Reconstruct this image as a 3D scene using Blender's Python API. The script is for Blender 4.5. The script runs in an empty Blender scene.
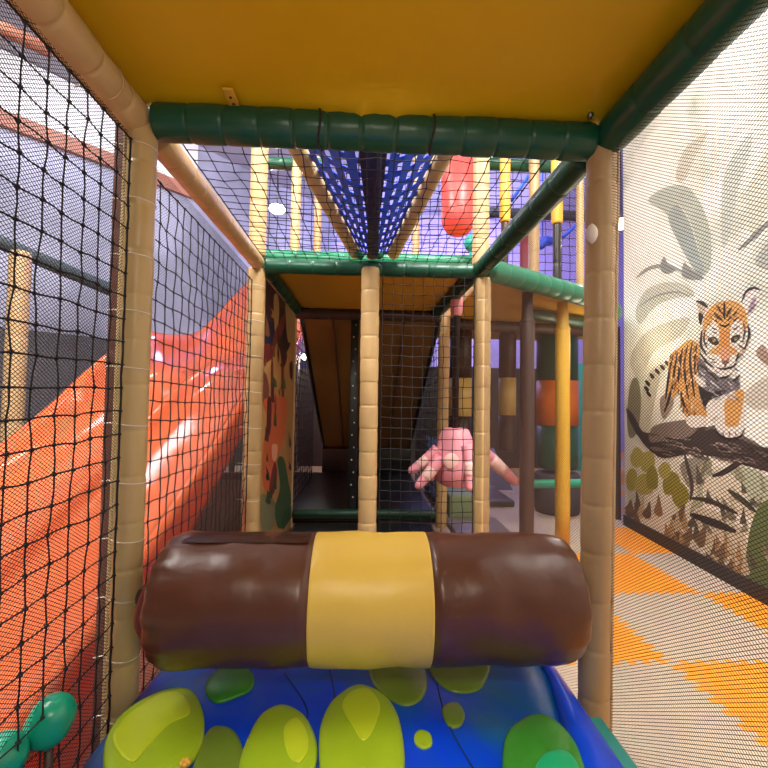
import bpy, bmesh, math, random
from mathutils import Vector, Matrix
random.seed(7)
R = math.radians
PI = math.pi
scn = bpy.context.scene
COL = scn.collection

# ------------------------------------------------------------------ camera model (also used to measure things off the photograph)
F = 437.0
CAM = Vector((0, 0, 1.0))
yaw, pit, rol = R(2.46), R(2.13), R(.9)
DV = Vector((math.sin(yaw)*math.cos(pit), math.cos(yaw)*math.cos(pit), math.sin(pit)))
r0 = DV.cross(Vector((0, 0, 1))).normalized(); u0 = r0.cross(DV)
RT = r0*math.cos(rol) + u0*math.sin(rol)
UP = u0*math.cos(rol) - r0*math.sin(rol)
def ray(x, y): return DV + RT*((x-384)/F) - UP*((y-384)/F)
def at(x, y, v, ax=1):
    """point of the sight line through a pixel on the plane coordinate[ax] = v"""
    d = ray(x, y); return CAM + d*((v-CAM[ax])/d[ax])
def on_plane(x, y, p0, n):
    d = ray(x, y); return CAM + d*((p0-CAM).dot(n)/d.dot(n))
cam_d = bpy.data.cameras.new('camera'); cam = bpy.data.objects.new('camera', cam_d); COL.objects.link(cam)
cam_d.sensor_width = 36; cam_d.lens = 36*F/768; cam_d.clip_start = .02; cam_d.clip_end = 60
M3 = Matrix((RT, UP, -DV)).transposed()
cam.matrix_world = Matrix.Translation(CAM) @ M3.to_4x4()
scn.camera = cam

# ------------------------------------------------------------------ materials
def s2l(c): return tuple((v/12.92 if v <= .04045 else ((v+.055)/1.055)**2.4) for v in (k/255 for k in c))
MATS = {}
def mat(name, rgb, rough=.5, bump=0., bscale=30., var=.08, vscale=6., spec=.5, metal=0., coat=0., emit=None, estr=0., sheen=0.):
    if name in MATS: return MATS[name]
    m = bpy.data.materials.new(name); m.use_nodes = True
    nt = m.node_tree; N = nt.nodes; L = nt.links; b = N['Principled BSDF']
    c = s2l(rgb)
    tc = N.new('ShaderNodeTexCoord')
    nz = N.new('ShaderNodeTexNoise'); nz.inputs['Scale'].default_value = vscale; nz.inputs['Detail'].default_value = 4
    L.new(tc.outputs['Object'], nz.inputs['Vector'])
    mx = N.new('ShaderNodeMix'); mx.data_type = 'RGBA'
    mx.inputs[6].default_value = tuple(v*(1-var) for v in c)+(1,)
    mx.inputs[7].default_value = tuple(min(1, v*(1+var)) for v in c)+(1,)
    L.new(nz.outputs['Fac'], mx.inputs[0]); L.new(mx.outputs[2], b.inputs['Base Color'])
    b.inputs['Roughness'].default_value = rough; b.inputs['Metallic'].default_value = metal
    b.inputs['Specular IOR Level'].default_value = spec
    b.inputs['Coat Weight'].default_value = coat; b.inputs['Coat Roughness'].default_value = .12
    if bump > 0:
        n2 = N.new('ShaderNodeTexNoise'); n2.inputs['Scale'].default_value = bscale; n2.inputs['Detail'].default_value = 3
        L.new(tc.outputs['Object'], n2.inputs['Vector'])
        bp = N.new('ShaderNodeBump'); bp.inputs['Strength'].default_value = bump; bp.inputs['Distance'].default_value = .01
        L.new(n2.outputs['Fac'], bp.inputs['Height']); L.new(bp.outputs['Normal'], b.inputs['Normal'])
    if emit:
        b.inputs['Emission Color'].default_value = s2l(emit)+(1,); b.inputs['Emission Strength'].default_value = estr
    MATS[name] = m; return m

BEIGE = mat('beige_vinyl', (188, 162, 112), .38, .25, 22, .07)
BEIGE2 = mat('pale_tan_vinyl', (184, 152, 104), .42, .25, 22, .07)
TAN = mat('warm_tan_vinyl', (176, 146, 106), .4, .2, 25, .07)
GREEN = mat('deep_green_vinyl', (12, 74, 54), .35, .3, 18, .12)
DKGREEN = mat('dark_green_vinyl', (14, 62, 42), .4, .3, 18, .12)
MIDGREEN = mat('bright_green_vinyl', (20, 118, 88), .33, .3, 18, .1)
YEL = mat('yellow_vinyl', (206, 168, 0), .45, .35, 7, .06, 3)
YEL2 = mat('yellow_tube_vinyl', (212, 166, 52), .42, .2, 20, .06)
BROWN = mat('brown_vinyl', (88, 50, 34), .32, .45, 9, .1)
DKBROWN = mat('dark_brown_vinyl', (66, 46, 40), .5, .3, 15, .1)
RUST = mat('red_brown_post_vinyl', (92, 52, 40), .5, .2, 20, .1)
CREAM = mat('cream_yellow_vinyl', (222, 184, 78), .38, .3, 9, .05)
BANDC = mat('cream_band_vinyl', (206, 178, 110), .45, .2, 9, .05)
BLUE = mat('royal_blue_vinyl', (4, 78, 208), .32, .5, 7, .12, 3.2)
_n = BLUE.node_tree.nodes
for _x in _n:
    if _x.bl_idname == 'ShaderNodeMix':
        _x.inputs[6].default_value = s2l((6, 92, 150))+(1,); _x.inputs[7].default_value = s2l((2, 64, 216))+(1,)
    if _x.bl_idname == 'ShaderNodeTexNoise' and abs(_x.inputs['Scale'].default_value-3.2) < .01: _x.inputs['Distortion'].default_value = 1.
def _ramp(m, sc):
    nt = m.node_tree; N = nt.nodes; mx = [x for x in N if x.bl_idname == 'ShaderNodeMix'][0]; nz = [x for x in N if x.bl_idname == 'ShaderNodeTexNoise' and abs(x.inputs['Scale'].default_value-sc) < .01][0]
    r = N.new('ShaderNodeMapRange'); r.inputs[1].default_value = .38; r.inputs[2].default_value = .62
    nt.links.new(nz.outputs['Fac'], r.inputs[0]); nt.links.new(r.outputs[0], mx.inputs[0])
_ramp(BLUE, 3.2)
BLUE2 = mat('bright_blue_vinyl', (10, 74, 226), .3, .3, 8, .08)
TEAL = mat('teal_vinyl', (30, 150, 140), .35, .2, 10, .06)
TURQ = mat('turquoise_vinyl', (18, 150, 118), .28, .2, 10, .06)
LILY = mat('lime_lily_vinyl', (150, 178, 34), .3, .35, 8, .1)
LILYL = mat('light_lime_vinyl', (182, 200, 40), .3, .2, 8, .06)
OLIVE = mat('olive_lily_vinyl', (104, 128, 40), .32, .35, 8, .1)
LEAFG = mat('leaf_green_vinyl', (58, 136, 42), .32, .35, 8, .1)
LEAFT = mat('mint_vinyl', (32, 168, 110), .32, .2, 8, .06)
ORANGE = mat('orange_fibreglass', (250, 134, 80), .12, .12, 5, .08, 3, coat=.8)
ORANGE2 = mat('orange_bag_vinyl', (214, 112, 34), .4, .2, 10)
REDV = mat('red_bag_vinyl', (196, 58, 54), .4, .2, 10)
PINK = mat('pink_vinyl', (232, 150, 164), .38, .3, 12, .06)
PINKL = mat('pale_pink_vinyl', (240, 196, 190), .4, .2, 12, .05)
BLACK = mat('black_vinyl', (22, 24, 24), .3, .4, 8, .15)
DTEAL = mat('dark_teal_vinyl', (18, 44, 42), .35, .3, 8, .15)
NETBLK = mat('black_net_cord', (20, 14, 20), .75, 0, 1, .1)
NETFINE = mat('dark_fine_cord', (34, 30, 32), .8, 0, 1, .1)
NETRUST = mat('brown_fine_cord', (70, 46, 38), .8, 0, 1, .1)
STRAP = mat('blue_webbing', (20, 84, 240), .55, .2, 80, .1)
STRAPD = mat('navy_webbing', (6, 16, 74), .65, .2, 80, .1)
TIE = mat('white_cable_tie', (214, 204, 186), .4)
ROPE = mat('dark_rope', (34, 16, 20), .7)
METAL = mat('grey_steel', (130, 130, 130), .35, metal=.9)
TARP = mat('brown_tarpaulin', (124, 90, 40), .5, .5, 4, .18, 3)
WHITEP = mat('white_patch', (224, 216, 206), .5)
GREY = mat('grey_wall_paint', (140, 142, 162), .8, .1, 20, .28, .9)
_ramp(GREY, .9)
DGREY = mat('dark_grey_panel', (62, 60, 66), .7, .1, 20, .12, 2)
LILAC = mat('lilac_wall_paint', (176, 166, 226), .8, .1, 20, .08, 1.2)
CEILM = mat('ceiling_paint', (150, 150, 160), .9, 0, 1, .05)
SKIRT = mat('dark_skirting', (62, 52, 50), .6, 0, 1, .1)
WOODR = mat('red_brown_beam', (150, 98, 80), .6, .2, 12, .1)
LAMP = mat('lamp_glow', (255, 250, 240), .5, emit=(255, 248, 235), estr=9)

# ------------------------------------------------------------------ mesh helpers
ORG = {}
def finish(name, bm, m, parent=None, smooth=True):
    """link a bmesh (in world coordinates) as one mesh object"""
    bmesh.ops.recalc_face_normals(bm, faces=bm.faces[:])
    vs = [v.co for v in bm.verts]
    if parent is None:
        o0 = Vector(((min(v.x for v in vs)+max(v.x for v in vs))/2, (min(v.y for v in vs)+max(v.y for v in vs))/2, min(v.z for v in vs)))
        off = o0
    else:
        o0 = ORG[parent.name]; off = o0
    for v in bm.verts: v.co -= off
    me = bpy.data.meshes.new(name); bm.to_mesh(me); bm.free()
    for mm in (m if isinstance(m, (list, tuple)) else [m]): me.materials.append(mm)
    if smooth: me.shade_smooth()
    o = bpy.data.objects.new(name, me); COL.objects.link(o)
    if parent is None: o.location = o0
    else: o.parent = parent
    ORG[o.name] = o0
    return o
def tag(o, label, cat, group=None, kind=None):
    if label: o['label'] = label
    if cat: o['category'] = cat
    if group: o['group'] = group
    if kind: o['kind'] = kind
    return o
def thing(name, label, cat, loc, group=None):
    o = bpy.data.objects.new(name, None); COL.objects.link(o); o.location = loc; o.empty_display_size = .05
    ORG[o.name] = Vector(loc); return tag(o, label, cat, group)
def struct(o): o['kind'] = 'structure'; return o

def box(bm, lo, hi, bevel=0., mi=0):
    lo, hi = Vector(lo), Vector(hi)
    r = bmesh.ops.create_cube(bm, size=1); vs = r['verts']
    bmesh.ops.scale(bm, vec=hi-lo, verts=vs); bmesh.ops.translate(bm, vec=(lo+hi)/2, verts=vs)
    fs = {f for v in vs for f in v.link_faces}
    for f in fs: f.material_index = mi
    if bevel > 0:
        es = {e for v in vs for e in v.link_edges}
        bmesh.ops.bevel(bm, geom=list(es), offset=bevel, segments=3, profile=.5, affect='EDGES')
def frames(pts):
    out = []; n = len(pts); prev = None
    for i in range(n):
        t = (pts[min(i+1, n-1)]-pts[max(i-1, 0)]).normalized()
        if prev is None:
            a = Vector((0, 0, 1)) if abs(t.z) < .9 else Vector((1, 0, 0))
            u = t.cross(a).normalized()
        else:
            u = (prev - t*prev.dot(t)).normalized()
        prev = u; out.append((u, t.cross(u).normalized()))
    return out
def sweep(bm, pts, rads, n=16, cap=True, mi=0, squash=1.):
    pts = [Vector(p) for p in pts]; fr = frames(pts); rings = []
    for p, (u, w), r in zip(pts, fr, rads):
        rings.append([bm.verts.new(p + u*(math.cos(2*PI*k/n)*r) + w*(math.sin(2*PI*k/n)*r*squash)) for k in range(n)])
    for a, b in zip(rings, rings[1:]):
        for k in range(n):
            f = bm.faces.new((a[k], a[(k+1) % n], b[(k+1) % n], b[k])); f.material_index = mi
    if cap:
        for rg in (rings[0], rings[-1]):
            f = bm.faces.new(rg); f.material_index = mi
    return rings
def tube(bm, a, b, r, n=10, mi=0): sweep(bm, [a, b], [r, r], n, mi=mi)
def resample(path, step):
    path = [Vector(p) for p in path]; out = [path[0]]; acc = [0.]
    for a, b in zip(path, path[1:]): acc.append(acc[-1]+(b-a).length)
    Lt = acc[-1]; n = max(1, round(Lt/step))
    def pos(s):
        s = min(max(s, 0), Lt)
        for i in range(len(acc)-1):
            if s <= acc[i+1]+1e-9:
                t = (s-acc[i])/max(1e-9, acc[i+1]-acc[i]); return path[i].lerp(path[i+1], t)
        return path[-1]
    return pos, Lt, n
def crom(pts, k=8, closed=False):
    pts = [Vector(p) for p in pts]; n = len(pts); out = []
    rng = range(n) if closed else range(n-1)
    for i in rng:
        if closed: p0, p1, p2, p3 = pts[i-1], pts[i], pts[(i+1) % n], pts[(i+2) % n]
        else: p0, p1, p2, p3 = pts[max(i-1, 0)], pts[i], pts[i+1], pts[min(i+2, n-1)]
        for j in range(k):
            t = j/k
            out.append(.5*((2*p1)+(p2-p0)*t+(2*p0-5*p1+4*p2-p3)*t*t+(3*p1-p0-3*p2+p3)*t**3))
    if not closed: out.append(pts[-1])
    return out
def padded(bm, path, r, seg=.11, n=24, groove=.1, jit=.02):
    """foam sleeve of sections butted end to end, with a pinched seam between them"""
    pos, Lt, ns = resample(path, seg); pts, rads = [], []
    for i in range(ns):
        k = 1+random.uniform(-jit, jit)
        s0, s1 = Lt*i/ns, Lt*(i+1)/ns
        for t, f in ((.0, 1-groove), (.035, 1-groove*.25), (.1, 1.), (.5, 1.012), (.9, 1.), (.965, 1-groove*.25)):
            pts.append(pos(s0+(s1-s0)*t)); rads.append(r*f*k)
    pts.append(pos(Lt)); rads.append(r*(1-groove))
    sweep(bm, pts, rads, n)
    return ns
def collar(bm, c, axis, r, th=.004):
    """thin band round a tube"""
    axis = Vector(axis).normalized()
    sweep(bm, [c-axis*th*1.5, c-axis*th, c+axis*th, c+axis*th*1.5], [r*.98, r*1.04, r*1.04, r*.98], 20)

def pad_post(name, label, cat, a, b, r, m, seg=.11, group=None, ties=None, flap=None, groove=None):
    """padded upright or beam: sleeve, lashing ties and the zipped seam of the cover"""
    a, b = Vector(a), Vector(b)
    t = thing(name, label, cat, a if a.z <= b.z else b, group)
    bm = bmesh.new(); padded(bm, [a, b], r, seg, groove=groove or (.06 if name == 'padded_post' else .09)); finish('foam_sleeve', bm, m, t)
    ax = (b-a).normalized()
    if flap:
        side = Vector(flap).normalized(); bm = bmesh.new()
        pos, Lt, ns = resample([a, b], .03)
        w = ax.cross(side).normalized()
        pts = [pos(Lt*i/ns)+side*(r*1.0)+w*random.uniform(-.003, .003) for i in range(ns+1)]
        sweep(bm, pts, [.0065]*len(pts), 8); finish('seam_flap', bm, m, t)
    if ties:
        n, col, tail = ties
        for i in range(n):
            c = a.lerp(b, (i+.5)/n)
            bm = bmesh.new(); pos = None
            ring = []
            k = 20
            u = ax.cross(Vector((.3, .2, .9)) if abs(ax.z) < .9 else Vector((1, 0, 0))).normalized(); w = ax.cross(u)
            pts = [c+u*math.cos(2*PI*j/k)*(r*1.02)+w*math.sin(2*PI*j/k)*(r*1.02)+ax*.004*math.sin(2*PI*j/k) for j in range(k+1)]
            sweep(bm, pts, [.0016]*(k+1), 5)
            if tail:
                d = Vector(tail).normalized()
                sweep(bm, [c+d*r*1.0, c+d*(r+.012)+Vector((0, 0, .004)), c+d*(r+.03)+Vector((0, 0, .002))], [.0022, .0018, .0012], 5)
            finish('cable_tie', bm, col, t)
    return t

def coarse_net(o, u, v, nu, nv, cell, r, jit=.1, sag=.0, knot=2.1, bulge=None):
    bm = bmesh.new(); o, u, v = Vector(o), Vector(u), Vector(v); nn = u.cross(v).normalized()
    P = [[None]*(nv+1) for _ in range(nu+1)]
    for i in range(nu+1):
        for j in range(nv+1):
            e = 0 if i in (0, nu) or j in (0, nv) else 1
            P[i][j] = o+u*(cell*(i+e*random.uniform(-jit, jit)))+v*(cell*(j+e*random.uniform(-jit, jit)+e*sag*math.sin(PI*i/nu)*(-1))) + nn*(e*random.uniform(-.004, .004))
            if bulge: P[i][j] += nn*bulge*math.sin(PI*i/nu)*math.sin(PI*j/nv)
    def cord(a, b, rr):
        d = (b-a).normalized(); p = d.cross(nn).normalized(); q = nn
        A = [bm.verts.new(a+p*rr*s+q*rr*t) for s, t in ((1, 0), (0, 1), (-1, 0), (0, -1))]
        m_ = (a+b)/2+p*random.uniform(-.0018, .0018)+q*random.uniform(-.0015, .0015)
        C_ = [bm.verts.new(m_+p*rr*.85*s+q*rr*.85*t) for s, t in ((1, 0), (0, 1), (-1, 0), (0, -1))]
        B = [bm.verts.new(b+p*rr*s+q*rr*t) for s, t in ((1, 0), (0, 1), (-1, 0), (0, -1))]
        for X, Y in ((A, C_), (C_, B)):
            for k in range(4): bm.faces.new((X[k], X[(k+1) % 4], Y[(k+1) % 4], Y[k]))
    for i in range(nu+1):
        for j in range(nv+1):
            if i < nu: cord(P[i][j], P[i+1][j], r*(1.5 if j in (0, nv) else 1))
            if j < nv: cord(P[i][j], P[i][j+1], r*(1.5 if i in (0, nu) else 1))
            c = P[i][j]; k = r*knot
            V = [bm.verts.new(c+d*k) for d in (u, -u, v, -v, nn, -nn)]
            for a_, b_, c_ in ((0, 2, 4), (2, 1, 4), (1, 3, 4), (3, 0, 4), (2, 0, 5), (1, 2, 5), (3, 1, 5), (0, 3, 5)):
                bm.faces.new((V[a_], V[b_], V[c_]))
    return bm
def fine_net(o, u, v, W, H, du, dv, r):
    """diamond netting of thin cords in the rectangle o + [0,W]u + [0,H]v"""
    bm = bmesh.new(); o, u, v = Vector(o), Vector(u).normalized(), Vector(v).normalized(); nn = u.cross(v).normalized()
    def seg(p, q):
        L_ = (q-p).length
        if L_ < .004: return
        d = (q-p)/L_; s = d.cross(nn); k = max(1, int(L_/.16)); prev = None
        for i in range(k+1):
            c = p+d*(L_*i/k)
            ring = [bm.verts.new(c+s*r*.9-nn*r*.5), bm.verts.new(c-s*r*.9-nn*r*.5), bm.verts.new(c+nn*r)]
            if prev:
                for a_ in range(3): bm.faces.new((prev[a_], prev[(a_+1) % 3], ring[(a_+1) % 3], ring[a_]))
            prev = ring
    m = dv/du
    n0 = int(H/dv)+int(W/du)+2
    for i in range(-n0, n0):
        for sgn in (1, -1):
            # line y = sgn*m*x + c
            c = i*dv+dv*.5
            xs = []
            x0, x1 = 0., W
            if sgn > 0: a_, b_ = (0-c)/m, (H-c)/m
            else: a_, b_ = (c-H)/m, c/m
            x0, x1 = max(x0, a_), min(x1, b_)
            if x1-x0 > .002:
                seg(o+u*x0+v*(sgn*m*x0+c), o+u*x1+v*(sgn*m*x1+c))
    return bm

# ------------------------------------------------------------------ principal dimensions
XL, XR = -.59, .615            # the two rows of posts
Y1, Y2, Y3 = 1.14, 2.34, 3.5   # the three frames going away from the camera
ZB = 1.715                     # centre of the deck beams
RP = .036; RB = .047

# ------------------------------------------------------------------ setting: floor
def floor_mat():
    m = bpy.data.materials.new('jigsaw_foam_tiles'); m.use_nodes = True
    nt = m.node_tree; N = nt.nodes; L = nt.links; b = N['Principled BSDF']
    g = N.new('ShaderNodeNewGeometry'); sp = N.new('ShaderNodeSeparateXYZ'); L.new(g.outputs['Position'], sp.inputs[0])
    def math_(op, a, bb=None):
        n = N.new('ShaderNodeMath'); n.operation = op
        for i, s in enumerate((a, bb)):
            if s is None: continue
            if isinstance(s, (int, float)): n.inputs[i].default_value = s
            else: L.new(s, n.inputs[i])
        return n.outputs[0]
    def saw(s, teeth):   # interlocking teeth along the tile edge
        w = math_('PINGPONG', s, teeth); return math_('MULTIPLY', math_('SUBTRACT', math_('GREATER_THAN', w, teeth/2), .5), .03)
    x = math_('ADD', sp.outputs[0], saw(sp.outputs[1], .03)); y = math_('ADD', sp.outputs[1], saw(sp.outputs[0], .03))
    fx = math_('FLOOR', math_('DIVIDE', math_('SUBTRACT', x, 1.2), .603)); fy = math_('FLOOR', math_('DIVIDE', math_('SUBTRACT', y, 1.688), .603))
    par = math_('FLOORED_MODULO', math_('ADD', fx, fy), 2.)
    par = math_('MULTIPLY', par, math_('MULTIPLY', math_('GREATER_THAN', sp.outputs[0], .5), math_('MAXIMUM', math_('LESS_THAN', sp.outputs[1], 2.894), math_('GREATER_THAN', sp.outputs[0], 1.8))))
    nz = N.new('ShaderNodeTexNoise'); nz.inputs['Scale'].default_value = 9; nz.inputs['Detail'].default_value = 5
    L.new(g.outputs['Position'], nz.inputs['Vector'])
    mx = N.new('ShaderNodeMix'); mx.data_type = 'RGBA'
    mx.inputs[6].default_value = s2l((192, 172, 150))+(1,); mx.inputs[7].default_value = s2l((244, 150, 26))+(1,)
    L.new(par, mx.inputs[0])
    m2 = N.new('ShaderNodeMix'); m2.data_type = 'RGBA'; m2.blend_type = 'MULTIPLY'; m2.inputs[0].default_value = .25
    L.new(mx.outputs[2], m2.inputs[6]); L.new(nz.outputs['Color'], m2.inputs[7]); L.new(m2.outputs[2], b.inputs['Base Color'])
    b.inputs['Roughness'].default_value = .6
    n2 = N.new('ShaderNodeTexNoise'); n2.inputs['Scale'].default_value = 160
    L.new(g.outputs['Position'], n2.inputs['Vector'])
    bp = N.new('ShaderNodeBump'); bp.inputs['Strength'].default_value = .25; bp.inputs['Distance'].default_value = .004
    L.new(n2.outputs['Fac'], bp.inputs['Height']); L.new(bp.outputs['Normal'], b.inputs['Normal'])
    return m
bm = bmesh.new(); box(bm, (-7, -3.2, -.06), (6, 9.2, 0)); struct(finish('floor', bm, floor_mat(), smooth=False))
bm = bmesh.new(); box(bm, (-7, -3.2, 4.9), (6, 9.2, 5.0)); struct(finish('ceiling', bm, CEILM, smooth=False))
bm = bmesh.new(); box(bm, (-2, 9.0, 0), (6, 9.2, 4.9)); struct(finish('wall_back', bm, LILAC, smooth=False))
bm = bmesh.new(); box(bm, (5.8, 3.4, 0), (6, 9.0, 4.9)); struct(finish('wall_far_right', bm, LILAC, smooth=False))

# right-hand wall, with the mural on it: it runs almost parallel to the play frame
WD = Vector((.0857, 1, 0)).normalized(); WP = Vector((2.046, 2.154, 0)); WN = Vector((-WD.y, WD.x, 0))
def wslab(bm, s0, s1, z0, z1, d0, d1):
    vs = []
    for z in (z0, z1):
        for s, d in ((s0, d0), (s1, d0), (s1, d1), (s0, d1)):
            vs.append(bm.verts.new(WP+WD*s+WN*d+Vector((0, 0, z))))
    for q in ((0, 1, 2, 3), (4, 5, 6, 7), (0, 1, 5, 4), (1, 2, 6, 5), (2, 3, 7, 6), (3, 0, 4, 7)): bm.faces.new([vs[i] for i in q])
WALLM = mat('off_white_wall_paint', (226, 222, 212), .75, .08, 30, .03)
S_END = 1.42
bm = bmesh.new(); wslab(bm, -5.0, S_END, 0, 4.9, -.15, -.012); struct(finish('wall_right', bm, WALLM, smooth=False))
bm = bmesh.new(); wslab(bm, -5.0, S_END, 0, .085, -.011, .012); struct(finish('baseboard_right', bm, SKIRT, smooth=False))

# diagonal left-hand wall
LP = Vector((-4.18, 5.0, 0)); LD = Vector((.84, .96, 0)).normalized(); LN = Vector((LD.y, -LD.x, 0))
def lslab(bm, s0, s1, z0, z1, d0, d1):
    vs = []
    for z in (z0, z1):
        for s, d in ((s0, d0), (s1, d0), (s1, d1), (s0, d1)):
            vs.append(bm.verts.new(LP+LD*s+LN*d+Vector((0, 0, z))))
    for q in ((0, 1, 2, 3), (4, 5, 6, 7), (0, 1, 5, 4), (1, 2, 6, 5), (2, 3, 7, 6), (3, 0, 4, 7)): bm.faces.new([vs[i] for i in q])
bm = bmesh.new(); lslab(bm, -4.2, 5.4, 0, 4.9, -.15, 0); struct(finish('wall_left', bm, GREY, smooth=False))
bm = bmesh.new(); lslab(bm, -4.2, 5.3, 0, 1.75, .002, .04); struct(finish('trim_1', bm, DGREY, smooth=False))
bm = bmesh.new(); lslab(bm, -4.2, 2.3, 4.02, 4.2, .002, .07); struct(finish('trim_2', bm, WOODR, smooth=False))
bm = bmesh.new(); lslab(bm, -4.2, 2.3, 4.21, 4.88, .002, .05); struct(finish('trim_3', bm, mat('white_upper_panel', (204, 204, 206), .7, 0, 1, .08, 2), smooth=False))

# ------------------------------------------------------------------ mural
def mural():
    t = thing('wall_mural', 'pale watercolour jungle mural of a tiger cub standing on a dark branch', 'mural', WP+WN*-.006)
    bm = bmesh.new(); wslab(bm, -3.2, S_END, .085, 4.3, -.0118, -.001)
    m = bpy.data.materials.new('washed_paper'); m.use_nodes = True
    nt = m.node_tree; N = nt.nodes; L = nt.links; b = N['Principled BSDF']; b.inputs['Roughness'].default_value = .7
    g = N.new('ShaderNodeNewGeometry'); nz = N.new('ShaderNodeTexNoise'); nz.inputs['Scale'].default_value = 1.6; nz.inputs['Detail'].default_value = 6; nz.inputs['Distortion'].default_value = 1.2
    L.new(g.outputs['Position'], nz.inputs['Vector'])
    rp = N.new('ShaderNodeValToRGB'); e = rp.color_ramp.elements
    e[0].position = .34; e[0].color = s2l((196, 198, 184))+(1,); e[1].position = .6; e[1].color = s2l((240, 238, 232))+(1,)
    k = e.new(.46); k.color = s2l((228, 224, 212))+(1,)
    L.new(nz.outputs['Fac'], rp.inputs[0]); L.new(rp.outputs[0], b.inputs['Base Color'])
    finish('painted_background', bm, m, t, smooth=False)
    def pm(rgb): return mat('paint_%02x%02x%02x' % rgb, rgb, .7, 0, 1, .12, 14)
    class Layer:
        def __init__(s): s.bm = bmesh.new(); s.ms = []; s.z = 0
        def idx(s, rgb):
            m_ = pm(rgb)
            if m_ not in s.ms: s.ms.append(m_)
            return s.ms.index(m_)
        def poly(s, pts, rgb, d, smooth=True):
            P = crom([Vector((x, y, 0)) for x, y in pts], 5, True) if smooth else [Vector((x, y, 0)) for x, y in pts]
            vs = [s.bm.verts.new(on_plane(p.x, p.y, WP+WN*d, WN)) for p in P]
            f = s.bm.faces.new(vs); f.material_index = s.idx(rgb)
        def stroke(s, pts, w, rgb, d, taper=True):
            P = crom([Vector((x, y, 0)) for x, y in pts], 5); n = len(P); A, B = [], []
            for i, p in enumerate(P):
                tdir = (P[min(i+1, n-1)]-P[max(i-1, 0)]).normalized(); q = Vector((-tdir.y, tdir.x, 0))
                k_ = w*.5*((.25+.75*math.sin(PI*(i+.5)/n)) if taper else 1)
                A.append(p+q*k_); B.append(p-q*k_)
            va = [s.bm.verts.new(on_plane(p.x, p.y, WP+WN*d, WN)) for p in A]; vb = [s.bm.verts.new(on_plane(p.x, p.y, WP+WN*d, WN)) for p in B]
            ix = s.idx(rgb)
            for i in range(n-1):
                f = s.bm.faces.new((va[i], va[i+1], vb[i+1], vb[i])); f.material_index = ix
    # foliage
    A = Layer(); d = .0
    _p, _s = A.poly, A.stroke
    soft = lambda c, q: tuple(int(v+(w_-v)*q) for v, w_ in zip(c, (222, 220, 208)))
    A.poly = lambda pts, rgb, dd: _p(pts, soft(rgb, .22 if max(y for x, y in pts) < 400 else .0), dd)
    A.stroke = lambda pts, w, rgb, dd: _s(pts, w, soft(rgb, .1 if max(y for x, y in pts) < 400 else 0), dd)
    A.poly([(648, 200), (664, 188), (686, 186), (702, 206), (711, 236), (710, 268), (700, 276), (690, 262), (676, 238), (668, 216), (658, 208)], (164, 172, 160), d+.0002)
    A.poly([(668, 216), (680, 205), (694, 232), (704, 270), (696, 272), (678, 242)], (138, 150, 148), d+.0006)
    A.stroke([(676, 200), (690, 222), (702, 262)], 1.5, (206, 206, 190), d+.001)
    A.poly([(676, 172), (684, 150), (700, 136), (708, 132), (698, 150), (686, 178), (678, 182)], (192, 186, 170), d+.0002)
    A.poly([(722, 190), (728, 165), (742, 142), (752, 134), (748, 160), (738, 190), (730, 235), (722, 245)], (180, 186, 180), d+.0002)
    A.poly([(746, 200), (756, 170), (768, 150), (790, 130), (786, 170), (770, 200), (754, 240)], (196, 194, 178), d+.0003)
    A.stroke([(738, 250), (752, 238), (770, 222), (800, 205)], 5, (120, 122, 120), d+.0008)
    A.poly([(755, 262), (775, 235), (810, 225), (800, 255), (775, 270)], (158, 160, 152), d+.0004)
    A.stroke([(636, 278), (650, 268), (668, 266), (682, 272)], 4, (140, 142, 136), d+.0006)
    A.poly([(660, 268), (664, 256), (668, 264), (676, 270), (666, 274)], (112, 114, 114), d+.0009)
    A.poly([(682, 276), (684, 262), (690, 268), (704, 278), (694, 280)], (118, 120, 118), d+.0009)
    A.poly([(636, 310), (646, 290), (668, 282), (688, 286), (694, 296), (676, 298), (656, 306), (640, 324)], (186, 184, 168), d+.0003)
    A.stroke([(640, 306), (656, 296), (676, 292), (690, 296)], 2, (136, 134, 128), d+.0009)
    A.poly([(630, 360), (644, 334), (668, 322), (690, 318), (680, 336), (654, 352), (640, 378)], (190, 186, 170), d+.0003)
    A.poly([(627, 420), (630, 386), (637, 378), (641, 398), (638, 430), (630, 438)], (126, 122, 98), d+.0004)
    A.poly([(640, 430), (640, 400), (650, 372), (662, 366), (656, 396), (648, 430)], (196, 190, 172), d+.0002)
    A.poly([(764, 345), (756, 352), (762, 362), (772, 366)], (140, 110, 96), d+.0005)
    A.poly([(744, 400), (752, 385), (780, 372), (800, 372), (790, 396), (760, 410)], (198, 190, 178), d+.0003)
    A.poly([(730, 470), (748, 468), (768, 478), (790, 500), (780, 530), (764, 516), (748, 500)], (176, 184, 160), d+.0005)
    A.poly([(702, 478), (716, 466), (738, 480), (752, 506), (756, 520), (740, 512), (722, 504), (708, 500)], (216, 208, 190), d+.0006)
    A.poly([(680, 466), (692, 458), (712, 462), (706, 478), (700, 492), (688, 486)], (148, 142, 128), d+.0006)
    A.poly([(692, 516), (706, 508), (728, 518), (744, 534), (748, 560), (740, 574), (722, 556), (704, 540)], (206, 196, 176), d+.0006)
    A.poly([(746, 578), (748, 540), (756, 512), (768, 500), (800, 490), (810, 540), (790, 620), (760, 598)], (96, 112, 70), d+.0009)
    A.poly([(768, 560), (784, 530), (810, 520), (810, 600), (790, 640)], (150, 150, 112), d+.0012)
    rf = random.Random(21)
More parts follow.
